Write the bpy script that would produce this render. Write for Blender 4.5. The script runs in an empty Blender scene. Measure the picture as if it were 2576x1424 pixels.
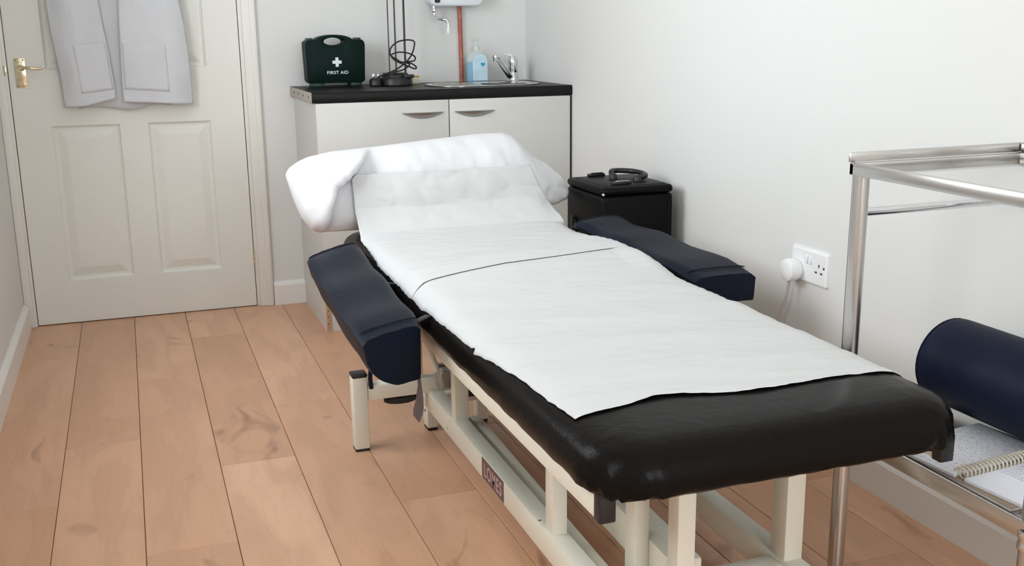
import bpy, bmesh, math, random
from mathutils import Vector, Matrix, noise
random.seed(7)
S = bpy.context.scene
C = S.collection

# ------------------------------------------------------------------ camera
F_PX, YAW, PITCH, ROLL, CAM_H = 2642.5, -0.3453, -0.2365, -0.0114, 1.10
cam_d = bpy.data.cameras.new('camera')
cam = bpy.data.objects.new('camera', cam_d)
C.objects.link(cam)
cam_d.sensor_fit = 'HORIZONTAL'
cam_d.sensor_width = 36.0
cam_d.lens = 36.0 * F_PX / 2576.0
cam_d.clip_start = 0.05
cam.matrix_world = (Matrix.Translation((0, 0, CAM_H)) @ Matrix.Rotation(YAW, 4, 'Z')
                    @ Matrix.Rotation(math.pi / 2 + PITCH, 4, 'X') @ Matrix.Rotation(ROLL, 4, 'Z'))
S.camera = cam

# ------------------------------------------------------------------ sky, daylight, exposure
world = bpy.data.worlds.new('world')
S.world = world
world.use_nodes = True
bg = world.node_tree.nodes['Background']
bg.inputs['Color'].default_value = (0.90, 0.96, 1.0, 1)
bg.inputs['Strength'].default_value = 10.9

WIN_L = (2.05, 3.22, 0.98, 2.05)      # window in the left wall: y0, y1, z0, z1
WIN_ADDED = (0.45, 1.05, 1.00, 1.85)      # unseen extra left-wall window nearer the camera, added for the couch-corner highlight
WIN_F = (0.35, 1.52, 0.70, 2.10)     # window in the wall behind the camera: x0, x1, z0, z1
XL, XR, YB, YF, ZC = -0.4417, 1.6266, 4.32, -1.6, 2.40


def portal(name, loc, rot, sx, sy):
    d = bpy.data.lights.new(name, 'AREA')
    d.shape = 'RECTANGLE'
    d.size, d.size_y = sx, sy
    d.energy = 1
    d.cycles.is_portal = True
    o = bpy.data.objects.new(name, d)
    o.location = loc
    o.rotation_euler = rot
    C.objects.link(o)


portal('daylight_left', (XL - 0.13, (WIN_L[0] + WIN_L[1]) / 2, (WIN_L[2] + WIN_L[3]) / 2), (0, -math.pi / 2, 0),
       WIN_L[3] - WIN_L[2], WIN_L[1] - WIN_L[0])
portal('daylight_added', (XL - 0.13, (WIN_ADDED[0] + WIN_ADDED[1]) / 2, (WIN_ADDED[2] + WIN_ADDED[3]) / 2), (0, -math.pi / 2, 0),
       WIN_ADDED[3] - WIN_ADDED[2], WIN_ADDED[1] - WIN_ADDED[0])
portal('daylight_front', ((WIN_F[0] + WIN_F[1]) / 2, YF - 0.13, (WIN_F[2] + WIN_F[3]) / 2), (math.pi / 2, 0, 0),
       WIN_F[1] - WIN_F[0], WIN_F[3] - WIN_F[2])
S.cycles.max_bounces = 14
S.cycles.diffuse_bounces = 8
S.cycles.glossy_bounces = 6
S.cycles.transparent_max_bounces = 12
S.view_settings.view_transform = 'Standard'
S.view_settings.look = 'None'
S.view_settings.exposure = 0.0
S.view_settings.gamma = 1.0
S.view_settings.use_curve_mapping = False


# ------------------------------------------------------------------ materials
def mat(name, col, rough=0.5, metal=0.0, spec=0.5, bump=None, vary=None, trans=0.0, alpha=1.0, ior=1.45, coat=0.0):
    """col: linear rgb. bump: (scale, strength, distance). vary: (scale, amount) soft colour mottling."""
    m = bpy.data.materials.new(name)
    m.use_nodes = True
    nt = m.node_tree
    b = nt.nodes['Principled BSDF']
    b.inputs['Base Color'].default_value = (*col, 1)
    b.inputs['Roughness'].default_value = rough
    b.inputs['Metallic'].default_value = metal
    b.inputs['Specular IOR Level'].default_value = spec
    b.inputs['Transmission Weight'].default_value = trans
    b.inputs['Alpha'].default_value = alpha
    b.inputs['IOR'].default_value = ior
    b.inputs['Coat Weight'].default_value = coat
    tc = nt.nodes.new('ShaderNodeTexCoord')
    if bump:
        n = nt.nodes.new('ShaderNodeTexNoise')
        n.inputs['Scale'].default_value = bump[0]
        n.inputs['Detail'].default_value = 4
        nt.links.new(tc.outputs['Object'], n.inputs['Vector'])
        bp = nt.nodes.new('ShaderNodeBump')
        bp.inputs['Strength'].default_value = bump[1]
        bp.inputs['Distance'].default_value = bump[2]
        nt.links.new(n.outputs['Fac'], bp.inputs['Height'])
        nt.links.new(bp.outputs['Normal'], b.inputs['Normal'])
    if vary:
        n = nt.nodes.new('ShaderNodeTexNoise')
        n.inputs['Scale'].default_value = vary[0]
        n.inputs['Detail'].default_value = 3
        nt.links.new(tc.outputs['Object'], n.inputs['Vector'])
        r = nt.nodes.new('ShaderNodeValToRGB')
        r.color_ramp.elements[0].position = 0.3
        r.color_ramp.elements[1].position = 0.7
        r.color_ramp.elements[0].color = (*[c * (1 - vary[1]) for c in col], 1)
        r.color_ramp.elements[1].color = (*[min(1, c * (1 + vary[1])) for c in col], 1)
        nt.links.new(n.outputs['Fac'], r.inputs['Fac'])
        nt.links.new(r.outputs['Color'], b.inputs['Base Color'])
    return m


def wood_floor_mat():
    m = bpy.data.materials.new('oak_laminate')
    m.use_nodes = True
    nt = m.node_tree
    L = nt.links.new
    b = nt.nodes['Principled BSDF']
    b.inputs['Roughness'].default_value = 0.36
    b.inputs['Specular IOR Level'].default_value = 0.5
    tc = nt.nodes.new('ShaderNodeTexCoord')
    at = nt.nodes.new('ShaderNodeAttribute')
    at.attribute_name = 'plank'
    # every plank shifts the pattern by its own amount
    sc = nt.nodes.new('ShaderNodeVectorMath'); sc.operation = 'SCALE'
    sc.inputs[0].default_value = (13.7, 41.3, 7.1)
    L(at.outputs['Fac'], sc.inputs['Scale'])
    ad = nt.nodes.new('ShaderNodeVectorMath'); ad.operation = 'ADD'
    L(tc.outputs['Object'], ad.inputs[0]); L(sc.outputs[0], ad.inputs[1])

    def nz(scale_vec, detail, rough, dist=0.0):
        mp = nt.nodes.new('ShaderNodeMapping')
        mp.inputs['Scale'].default_value = scale_vec
        L(ad.outputs[0], mp.inputs['Vector'])
        n = nt.nodes.new('ShaderNodeTexNoise')
        n.inputs['Scale'].default_value = 1.0
        n.inputs['Detail'].default_value = detail
        n.inputs['Roughness'].default_value = rough
        n.inputs['Distortion'].default_value = dist
        L(mp.outputs[0], n.inputs['Vector'])
        return n
    big = nz((9, 2.2, 1), 3, 0.5, 0.6)
    # cathedral rings: bands of a warped noise
    mul = nt.nodes.new('ShaderNodeMath'); mul.operation = 'MULTIPLY'; mul.inputs[1].default_value = 26
    L(big.outputs['Fac'], mul.inputs[0])
    sn = nt.nodes.new('ShaderNodeMath'); sn.operation = 'SINE'; L(mul.outputs[0], sn.inputs[0])
    fine = nz((150, 6, 1), 3, 0.6)
    knot = nz((6, 3.2, 1), 2, 0.5, 1.5)
    kr = nt.nodes.new('ShaderNodeValToRGB')
    kr.color_ramp.elements[0].position = 0.66; kr.color_ramp.elements[0].color = (0, 0, 0, 1)
    kr.color_ramp.elements[1].position = 0.80; kr.color_ramp.elements[1].color = (1, 1, 1, 1)
    L(knot.outputs['Fac'], kr.inputs['Fac'])

    def mix(fac, a, bcol):
        x = nt.nodes.new('ShaderNodeMixRGB')
        for s, v in ((0, fac), (1, a), (2, bcol)):
            if hasattr(v, 'links'):
                L(v, x.inputs[s])
            elif isinstance(v, tuple):
                x.inputs[s].default_value = (*v, 1)
            else:
                x.inputs[s].default_value = v
        return x.outputs[0]
    base = mix(at.outputs['Fac'], (0.62, 0.352, 0.215), (0.75, 0.455, 0.290))
    br = nt.nodes.new('ShaderNodeMapRange')
    br.inputs['From Min'].default_value = 0.35; br.inputs['From Max'].default_value = 0.7
    br.inputs['To Max'].default_value = 0.6
    L(big.outputs['Fac'], br.inputs['Value'])
    c1 = mix(br.outputs[0], base, (0.52, 0.285, 0.17))
    sr = nt.nodes.new('ShaderNodeMapRange')
    sr.inputs['From Min'].default_value = 0.2; sr.inputs['From Max'].default_value = 1.0
    sr.inputs['To Max'].default_value = 0.13
    L(sn.outputs[0], sr.inputs['Value'])
    c2 = mix(sr.outputs[0], c1, (0.36, 0.20, 0.12))
    fr = nt.nodes.new('ShaderNodeMapRange')
    fr.inputs['From Min'].default_value = 0.4; fr.inputs['From Max'].default_value = 0.75
    fr.inputs['To Max'].default_value = 0.16
    L(fine.outputs['Fac'], fr.inputs['Value'])
    c3 = mix(fr.outputs[0], c2, (0.36, 0.21, 0.13))
    kf = nt.nodes.new('ShaderNodeMath'); kf.operation = 'MULTIPLY'; kf.inputs[1].default_value = 0.75
    L(kr.outputs['Color'], kf.inputs[0])
    c4 = mix(kf.outputs[0], c3, (0.24, 0.12, 0.07))
    L(c4, b.inputs['Base Color'])
    bp = nt.nodes.new('ShaderNodeBump'); bp.inputs['Strength'].default_value = 0.15; bp.inputs['Distance'].default_value = 0.0005
    L(fine.outputs['Fac'], bp.inputs['Height']); L(bp.outputs[0], b.inputs['Normal'])
    return m


def chipped_paint():
    """cream enamel with a few dark chips"""
    m = mat('cream_enamel', (0.74, 0.715, 0.61), 0.32, 0, 0.5, bump=(60, 0.08, 0.001))
    nt = m.node_tree; L = nt.links.new
    b = nt.nodes['Principled BSDF']
    tc = nt.nodes.new('ShaderNodeTexCoord')
    n = nt.nodes.new('ShaderNodeTexNoise'); n.inputs['Scale'].default_value = 34; n.inputs['Detail'].default_value = 3
    L(tc.outputs['Object'], n.inputs['Vector'])
    r = nt.nodes.new('ShaderNodeValToRGB')
    r.color_ramp.elements[0].position = 0.735; r.color_ramp.elements[0].color = (0.74, 0.715, 0.61, 1)
    r.color_ramp.elements[1].position = 0.75; r.color_ramp.elements[1].color = (0.16, 0.10, 0.07, 1)
    L(n.outputs['Fac'], r.inputs['Fac']); L(r.outputs['Color'], b.inputs['Base Color'])
    return m


def leather(name, col, rough, wr=0.35, spec=0.018, crinkle=None):
    m = bpy.data.materials.new(name); m.use_nodes = True
    nt = m.node_tree; L = nt.links.new; b = nt.nodes['Principled BSDF']
    b.inputs['Base Color'].default_value = (*col, 1)
    b.inputs['Roughness'].default_value = rough
    b.inputs['Specular IOR Level'].default_value = spec
    tc = nt.nodes.new('ShaderNodeTexCoord')
    v = nt.nodes.new('ShaderNodeTexVoronoi'); v.inputs['Scale'].default_value = 420
    n = nt.nodes.new('ShaderNodeTexNoise'); n.inputs['Scale'].default_value = 22; n.inputs['Detail'].default_value = 4
    n.inputs['Distortion'].default_value = 1.0
    L(tc.outputs['Object'], v.inputs['Vector']); L(tc.outputs['Object'], n.inputs['Vector'])
    b1 = nt.nodes.new('ShaderNodeBump'); b1.inputs['Strength'].default_value = 0.12; b1.inputs['Distance'].default_value = 0.0006
    b2 = nt.nodes.new('ShaderNodeBump'); b2.inputs['Strength'].default_value = wr; b2.inputs['Distance'].default_value = 0.003
    L(v.outputs['Distance'], b1.inputs['Height']); L(n.outputs['Fac'], b2.inputs['Height'])
    L(b1.outputs[0], b2.inputs['Normal']); L(b2.outputs[0], b.inputs['Normal'])
    if crinkle:
        # the cover is gathered and creased round one corner of the pad
        ge = nt.nodes.new('ShaderNodeNewGeometry')
        ds = nt.nodes.new('ShaderNodeVectorMath'); ds.operation = 'DISTANCE'
        ds.inputs[1].default_value = crinkle[0]; L(ge.outputs['Position'], ds.inputs[0])
        mr = nt.nodes.new('ShaderNodeMapRange'); mr.inputs['From Min'].default_value = crinkle[1]; mr.inputs['From Max'].default_value = 0.03
        mr.inputs['To Max'].default_value = 1.0; L(ds.outputs['Value'], mr.inputs['Value'])
        n3 = nt.nodes.new('ShaderNodeTexNoise'); n3.inputs['Scale'].default_value = 26; n3.inputs['Detail'].default_value = 5
        n3.inputs['Distortion'].default_value = 1.2; n3.inputs['Roughness'].default_value = 0.6
        L(tc.outputs['Object'], n3.inputs['Vector'])
        ml = nt.nodes.new('ShaderNodeMath'); ml.operation = 'MULTIPLY'; L(n3.outputs['Fac'], ml.inputs[0]); L(mr.outputs[0], ml.inputs[1])
        b3 = nt.nodes.new('ShaderNodeBump'); b3.inputs['Strength'].default_value = 0.7; b3.inputs['Distance'].default_value = 0.0025
        L(ml.outputs[0], b3.inputs['Height']); L(b2.outputs[0], b3.inputs['Normal']); L(b3.outputs[0], b.inputs['Normal'])
    return m


M = {}
M['wall'] = mat('wall_paint', (0.70, 0.70, 0.685), 0.85, 0, 0.2, bump=(260, 0.10, 0.0006))
M['ceiling'] = mat('ceiling_paint', (0.82, 0.82, 0.80), 0.9)
M['gloss_white'] = mat('white_gloss_paint', (0.76, 0.75, 0.71), 0.38, 0, 0.4)
M['door'] = mat('door_paint', (0.74, 0.74, 0.695), 0.42, 0, 0.4, bump=(90, 0.05, 0.0006))
M['skirt'] = mat('skirting_paint', (0.78, 0.77, 0.74), 0.4, 0, 0.4)
M['floor'] = wood_floor_mat()
M['groove'] = mat('floor_groove', (0.10, 0.055, 0.03), 0.8)
M['upvc'] = mat('upvc', (0.85, 0.86, 0.86), 0.35)
M['paint'] = chipped_paint()
M['leather'] = leather('black_leather', (0.0065, 0.0052, 0.0046), 0.25, 0.30, 0.062, crinkle=((0.60, 1.30, 0.48), 0.17))
M['navy'] = leather('navy_vinyl', (0.0055, 0.0085, 0.0185), 0.50, 0.25, 0.13)
M['navy_soft'] = leather('navy_bolster_vinyl', (0.006, 0.009, 0.024), 0.5, 0.15, 0.10)
M['black'] = mat('black_plastic', (0.012, 0.012, 0.013), 0.4)
M['black_tex'] = mat('black_textured_panel', (0.003, 0.003, 0.003), 0.42, 0, 0.12, bump=(700, 0.25, 0.0005))
M['rubber'] = mat('black_rubber', (0.015, 0.014, 0.013), 0.7)
M['paper'] = mat('white_paper', (0.58, 0.585, 0.585), 0.8, 0, 0.2, bump=(28, 0.12, 0.002))
M['cotton'] = mat('white_cotton', (0.68, 0.68, 0.70), 0.85, 0, 0.15, bump=(40, 0.10, 0.002))
M['coat'] = mat('white_coat_cloth', (0.60, 0.61, 0.635), 0.9, 0, 0.1, bump=(500, 0.15, 0.0006))
M['worktop'] = mat('black_laminate', (0.009, 0.0085, 0.0085), 0.4, 0, 0.2, bump=(500, 0.12, 0.0004), vary=(300, 0.25))
M['raw_edge'] = mat('bare_grey_edge', (0.42, 0.37, 0.34), 0.8)
M['chipboard'] = mat('bare_chipboard', (0.50, 0.30, 0.17), 0.85, vary=(220, 0.25))
M['melamine'] = mat('white_melamine', (0.60, 0.595, 0.57), 0.4, 0, 0.4)
M['grey_metal'] = mat('satin_grey_metal', (0.42, 0.42, 0.42), 0.35, 0.9)
M['dark_rod'] = mat('dark_rod_metal', (0.055, 0.05, 0.046), 0.4, 0.5)
M['chrome'] = mat('chrome', (0.78, 0.78, 0.80), 0.10, 1.0)
M['steel'] = mat('brushed_steel', (0.60, 0.585, 0.565), 0.27, 1.0, bump=(40, 0.05, 0.0006))
M['brass'] = mat('polished_brass', (0.80, 0.70, 0.50), 0.16, 1.0, vary=(60, 0.2))
M['copper'] = mat('painted_copper', (0.40, 0.115, 0.075), 0.38, 0.3, vary=(45, 0.25))
M['sink'] = mat('sink_steel', (0.66, 0.65, 0.62), 0.22, 1.0)
M['green'] = mat('green_plastic', (0.0015, 0.011, 0.0085), 0.45, 0, 0.12, bump=(900, 0.2, 0.0003))
M['dark_green'] = mat('dark_green_plastic', (0.004, 0.022, 0.018), 0.4)
M['print_white'] = mat('white_print', (0.72, 0.76, 0.78), 0.6)
M['appliance'] = mat('white_appliance', (0.72, 0.75, 0.80), 0.3)
M['clear'] = mat('clear_plastic', (0.80, 0.86, 0.84), 0.12, 0, 0.5, alpha=0.28)
M['clear_pump'] = mat('frosted_clear_plastic', (0.70, 0.75, 0.72), 0.25, 0, 0.5, alpha=0.55)
M['blue_gel'] = mat('blue_gel', (0.02, 0.33, 0.56), 0.15, 0, 0.5)
M['label'] = mat('pale_blue_label', (0.52, 0.70, 0.80), 0.5, vary=(30, 0.10))
M['label_blue'] = mat('blue_print', (0.04, 0.33, 0.55), 0.5)
M['carton'] = mat('cream_carton', (0.72, 0.66, 0.50), 0.7)
M['carton_band'] = mat('ochre_print', (0.45, 0.27, 0.05), 0.7)
M['socket'] = mat('white_socket_plastic', (0.80, 0.81, 0.82), 0.3)
M['dark_hole'] = mat('dark_hole', (0.03, 0.03, 0.03), 0.8)
M['grey_cord'] = mat('grey_beige_cord', (0.46, 0.42, 0.39), 0.5)
M['plate'] = mat('maroon_nameplate', (0.14, 0.075, 0.07), 0.45)
M['plate_print'] = mat('pinkish_print', (0.50, 0.38, 0.35), 0.5)
M['strap_brown'] = mat('brown_grey_strap', (0.13, 0.10, 0.095), 0.6)
M['page'] = mat('notebook_page', (0.76, 0.78, 0.84), 0.8)
M['cover'] = mat('notebook_board', (0.30, 0.22, 0.15), 0.7)
M['ink'] = mat('grey_ink', (0.36, 0.37, 0.42), 0.8)
M['coil'] = mat('cream_coil', (0.62, 0.57, 0.47), 0.3)


def written_page():
    m = mat('written_page', (0.72, 0.74, 0.79), 0.8)
    nt = m.node_tree; L = nt.links.new; b = nt.nodes['Principled BSDF']
    tc = nt.nodes.new('ShaderNodeTexCoord')
    sp = nt.nodes.new('ShaderNodeSeparateXYZ'); L(tc.outputs['Object'], sp.inputs[0])
    mp = nt.nodes.new('ShaderNodeMapping'); mp.inputs['Scale'].default_value = (260, 90, 1)
    L(tc.outputs['Object'], mp.inputs['Vector'])
    n = nt.nodes.new('ShaderNodeTexNoise'); n.inputs['Scale'].default_value = 1; n.inputs['Detail'].default_value = 2
    L(mp.outputs[0], n.inputs['Vector'])
    w = nt.nodes.new('ShaderNodeMath'); w.operation = 'MULTIPLY'; w.inputs[1].default_value = 2 * math.pi / 0.0075
    L(sp.outputs['Y'], w.inputs[0])
    s = nt.nodes.new('ShaderNodeMath'); s.operation = 'SINE'; L(w.outputs[0], s.inputs[0])
    g = nt.nodes.new('ShaderNodeMath'); g.operation = 'GREATER_THAN'; g.inputs[1].default_value = 0.1; L(s.outputs[0], g.inputs[0])
    g2 = nt.nodes.new('ShaderNodeMath'); g2.operation = 'GREATER_THAN'; g2.inputs[1].default_value = 0.53; L(n.outputs['Fac'], g2.inputs[0])
    mu = nt.nodes.new('ShaderNodeMath'); mu.operation = 'MULTIPLY'; L(g.outputs[0], mu.inputs[0]); L(g2.outputs[0], mu.inputs[1])
    x = nt.nodes.new('ShaderNodeMixRGB'); L(mu.outputs[0], x.inputs[0])
    x.inputs[1].default_value = (0.74, 0.76, 0.82, 1); x.inputs[2].default_value = (0.47, 0.48, 0.54, 1)
    L(x.outputs[0], b.inputs['Base Color'])
    return m


M['written'] = written_page()
gl = bpy.data.materials.new('window_glass'); gl.use_nodes = True
nt = gl.node_tree
for nn in list(nt.nodes):
    nt.nodes.remove(nn)
o_ = nt.nodes.new('ShaderNodeOutputMaterial'); t_ = nt.nodes.new('ShaderNodeBsdfTransparent'); g_ = nt.nodes.new('ShaderNodeBsdfGlossy')
g_.inputs['Roughness'].default_value = 0.02
f_ = nt.nodes.new('ShaderNodeFresnel'); f_.inputs['IOR'].default_value = 1.45
x_ = nt.nodes.new('ShaderNodeMixShader')
ge_ = nt.nodes.new('ShaderNodeNewGeometry')
iv_ = nt.nodes.new('ShaderNodeMath'); iv_.operation = 'SUBTRACT'; iv_.inputs[0].default_value = 1.0
nt.links.new(ge_.outputs['Backfacing'], iv_.inputs[1])
ml_ = nt.nodes.new('ShaderNodeMath'); ml_.operation = 'MULTIPLY'
nt.links.new(f_.outputs[0], ml_.inputs[0]); nt.links.new(iv_.outputs[0], ml_.inputs[1])
nt.links.new(ml_.outputs[0], x_.inputs[0]); nt.links.new(t_.outputs[0], x_.inputs[1]); nt.links.new(g_.outputs[0], x_.inputs[2])
nt.links.new(x_.outputs[0], o_.inputs[0])
M['glass'] = gl


# ------------------------------------------------------------------ mesh helpers
def V(*a):
    return Vector(a)


class MB:
    def __init__(self):
        self.bm = bmesh.new()

    def absorb(self, other):
        me = bpy.data.meshes.new('tmp')
        other.to_mesh(me); other.free()
        self.bm.from_mesh(me)
        bpy.data.meshes.remove(me)

    def box(self, lo, hi, bev=0.0, rot=None, piv=None, seg=2):
        b = bmesh.new()
        bmesh.ops.create_cube(b, size=1)
        lo, hi = Vector(lo), Vector(hi)
        c, s = (lo + hi) / 2, hi - lo
        for v in b.verts:
            v.co = Vector((v.co.x * s.x, v.co.y * s.y, v.co.z * s.z)) + c
        if bev:
            bmesh.ops.bevel(b, geom=b.edges[:], offset=min(bev, min(s) * 0.49), segments=seg, affect='EDGES', profile=0.5)
        if rot is not None:
            p = Vector(piv) if piv else c
            for v in b.verts:
                v.co = rot @ (v.co - p) + p
        self.absorb(b)
        return self

    def bar(self, a, b_, w, h, bev=0.003):
        """square tube from a to b; w across (horizontal), h in the other direction"""
        a, b_ = Vector(a), Vector(b_)
        d = (b_ - a); ln = d.length; d.normalize()
        up = V(0, 0, 1) if abs(d.z) < 0.9 else V(0, 1, 0)
        sx = d.cross(up).normalized(); sz = sx.cross(d).normalized()
        m = Matrix((sx, d, sz)).transposed()
        b = bmesh.new(); bmesh.ops.create_cube(b, size=1)
        for v in b.verts:
            v.co = Vector((v.co.x * w, v.co.y * ln, v.co.z * h))
        bmesh.ops.bevel(b, geom=b.edges[:], offset=bev, segments=2, affect='EDGES', profile=0.5)
        for v in b.verts:
            v.co = m @ v.co + (a + b_) / 2
        self.absorb(b)
        return self

    def tube(self, pts, r, seg=12, closed=False, cap=True):
        pts = [Vector(p) for p in pts]
        n = len(pts)
        rs = r if isinstance(r, (list, tuple)) else [r] * n
        rings = []
        t0 = (pts[1] - pts[0]).normalized()
        up = V(0, 0, 1) if abs(t0.z) < 0.9 else V(1, 0, 0)
        nrm = t0.cross(up).normalized()
        for i in range(n):
            if closed:
                t = (pts[(i + 1) % n] - pts[i - 1]).normalized()
            elif i == 0:
                t = t0
            elif i == n - 1:
                t = (pts[-1] - pts[-2]).normalized()
            else:
                t = (pts[i + 1] - pts[i - 1]).normalized()
            nrm = (nrm - t * nrm.dot(t))
            nrm = nrm.normalized() if nrm.length > 1e-6 else t.orthogonal().normalized()
            bn = t.cross(nrm)
            rings.append([self.bm.verts.new(pts[i] + (nrm * math.cos(2 * math.pi * k / seg) + bn * math.sin(2 * math.pi * k / seg)) * rs[i])
                          for k in range(seg)])
        for i in range(n if closed else n - 1):
            A, B = rings[i], rings[(i + 1) % n]
            for k in range(seg):
                self.bm.faces.new((A[k], A[(k + 1) % seg], B[(k + 1) % seg], B[k]))
        if cap and not closed:
            self.bm.faces.new(rings[0][::-1]); self.bm.faces.new(rings[-1])
        return self

    def lathe(self, c, prof, seg=32, axis='Z', sy=1.0):
        """prof: list of (r, h) from bottom to top"""
        c = Vector(c)
        rings = []
        for r, h in prof:
            ring = []
            for k in range(seg):
                a = 2 * math.pi * k / seg
                p = {'Z': V(r * math.cos(a), r * sy * math.sin(a), h), 'Y': V(r * math.cos(a), h, -r * math.sin(a)),
                     'X': V(h, r * math.cos(a), r * math.sin(a))}[axis]
                ring.append(self.bm.verts.new(c + p))
            rings.append(ring)
        for A, B in zip(rings, rings[1:]):
            for k in range(seg):
                self.bm.faces.new((A[k], A[(k + 1) % seg], B[(k + 1) % seg], B[k]))
        self.bm.faces.new(rings[0][::-1]); self.bm.faces.new(rings[-1])
        return self

    def loft(self, rings, cap=True):
        R = [[self.bm.verts.new(Vector(p)) for p in ring] for ring in rings]
        n = len(R[0])
        for A, B in zip(R, R[1:]):
            for k in range(n):
                self.bm.faces.new((A[k], A[(k + 1) % n], B[(k + 1) % n], B[k]))
        if cap:
            self.bm.faces.new(R[0][::-1]); self.bm.faces.new(R[-1])
        return self

    def grid(self, fn, nu, nv):
        G = [[self.bm.verts.new(Vector(fn(i / (nu - 1), j / (nv - 1)))) for i in range(nu)] for j in range(nv)]
        for j in range(nv - 1):
            for i in range(nu - 1):
                self.bm.faces.new((G[j][i], G[j][i + 1], G[j + 1][i + 1], G[j + 1][i]))
        return self

    def prism(self, outer, d0, d1, plane='XZ', holes=(), bev=0.0):
        """outline in a plane, extruded from d0 to d1 along the third axis"""
        b = bmesh.new()
        mp = {'XZ': lambda p, d: V(p[0], d, p[1]), 'XY': lambda p, d: V(p[0], p[1], d), 'YZ': lambda p, d: V(d, p[0], p[1])}[plane]
        edges = []
        for loop in [outer] + list(holes):
            vs = [b.verts.new(mp(p, d0)) for p in loop]
            edges += [b.edges.new((vs[i], vs[(i + 1) % len(vs)])) for i in range(len(vs))]
        if holes:
            bmesh.ops.triangle_fill(b, edges=edges, use_beauty=True)
            fs = b.faces[:]
        else:
            fs = [b.faces.new(b.verts[:])]
        r = bmesh.ops.extrude_face_region(b, geom=fs)
        vec = mp((0, 0), d1) - mp((0, 0), d0)
        for e in r['geom']:
            if isinstance(e, bmesh.types.BMVert):
                e.co += vec
        bmesh.ops.recalc_face_normals(b, faces=b.faces[:])
        if bev:
            sharp = [e for e in b.edges if len(e.link_faces) == 2 and e.calc_face_angle(0) > 1.0]
            bmesh.ops.bevel(b, geom=sharp, offset=bev, segments=2, affect='EDGES', profile=0.5)
        self.absorb(b)
        return self

    def build(self, name, material, parent=None, smooth=40, origin=None, solid=0, recalc=True, sub=0, kind=None, label=None):
        bm = self.bm
        if recalc:
            bmesh.ops.recalc_face_normals(bm, faces=bm.faces[:])
        w = Vector(parent['_w']) if parent is not None else Vector(origin or (0, 0, 0))
        for v in bm.verts:
            v.co -= w
        me = bpy.data.meshes.new(name)
        bm.to_mesh(me); bm.free()
        if smooth:
            me.polygons.foreach_set('use_smooth', [True] * len(me.polygons))
            me.update()
            try:
                me.set_sharp_from_angle(angle=math.radians(smooth))
            except Exception:
                pass
        mats = material if isinstance(material, (list, tuple)) else [material]
        for m in mats:
            me.materials.append(M[m] if isinstance(m, str) else m)
        o = bpy.data.objects.new(name, me)
        C.objects.link(o)
        if parent is not None:
            o.parent = parent
        else:
            o.location = w
        o['_w'] = tuple(w)
        if solid:
            md = o.modifiers.new('thickness', 'SOLIDIFY'); md.thickness = solid; md.offset = 1
        if sub:
            md = o.modifiers.new('smooth', 'SUBSURF'); md.levels = sub; md.render_levels = sub
        if kind:
            o['kind'] = kind
        if label:
            o['label'] = label
        return o


def tag(o, label, cat, group=None, kind=None):
    if label:
        o['label'] = label
    if cat:
        o['category'] = cat
    if group:
        o['group'] = group
    if kind:
        o['kind'] = kind
    return o


def thing(name, loc, label, cat, group=None):
    o = bpy.data.objects.new(name, None)
    o.empty_display_size = 0.05
    C.objects.link(o)
    o.location = loc
    o['_w'] = tuple(loc)
    return tag(o, label, cat, group)


def interp(tab, t):
    if t <= tab[0][0]:
        return tab[0][1]
    for (a, va), (b, vb) in zip(tab, tab[1:]):
        if t <= b:
            return va + (vb - va) * (t - a) / (b - a)
    return tab[-1][1]


def smooth_path(pts, n=8, closed=False):
    """Catmull-Rom through the points"""
    P = [Vector(p) for p in pts]
    m = len(P); out = []
    for i in range(m if closed else m - 1):
        if closed:
            p0, p1, p2, p3 = P[i - 1], P[i], P[(i + 1) % m], P[(i + 2) % m]
        else:
            p0, p1, p2, p3 = P[max(i - 1, 0)], P[i], P[i + 1], P[min(i + 2, m - 1)]
        for k in range(n):
            t = k / n
            out.append(0.5 * ((2 * p1) + (p2 - p0) * t + (2 * p0 - 5 * p1 + 4 * p2 - p3) * t * t + (3 * p1 - p0 - 3 * p2 + p3) * t ** 3))
    if not closed:
        out.append(P[-1])
    return out


def rrect(x0, x1, y0, y1, r, seg=6):
    """rounded rectangle outline, counter-clockwise; r may be 4 radii (x1y0, x1y1, x0y1, x0y0)"""
    rr = r if isinstance(r, (list, tuple)) else (r,) * 4
    out = []
    for (cx, cy, a0), q in zip(((x1, y0, -90), (x1, y1, 0), (x0, y1, 90), (x0, y0, 180)), rr):
        sx = -1 if cx == x1 else 1
        sy = 1 if cy == y0 else -1
        for k in range(seg + 1):
            a = math.radians(a0 + 90 * k / seg)
            out.append((cx + sx * q + q * math.cos(a), cy + sy * q + q * math.sin(a)))
    return out


def fbm(x, y, z=0.0, o=3):
    return noise.fractal(Vector((x, y, z)), 1.0, 2.0, o)


def text_mesh(name, body, size, loc, rot, material, parent, bold=0.0, depth=0.0004, align='CENTER', sx=1.0):
    cu = bpy.data.curves.new('txt', 'FONT')
    cu.body = body; cu.size = size; cu.extrude = depth; cu.offset = bold
    cu.align_x = align; cu.align_y = 'CENTER'
    cu.space_character = 1.12
    to = bpy.data.objects.new('txt', cu)
    C.objects.link(to)
    dg = bpy.context.evaluated_depsgraph_get()
    me = bpy.data.meshes.new_from_object(to.evaluated_get(dg))
    bpy.data.objects.remove(to); bpy.data.curves.remove(cu)
    w = Vector(parent['_w'])
    R = rot
    for v in me.vertices:
        v.co = R @ Vector((v.co.x * sx, v.co.y, v.co.z)) + Vector(loc) - w
    me.materials.clear()
    me.materials.append(M[material])
    me.name = name
    o = bpy.data.objects.new(name, me)
    C.objects.link(o)
    o.parent = parent; o['_w'] = tuple(w)
    return o


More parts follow.
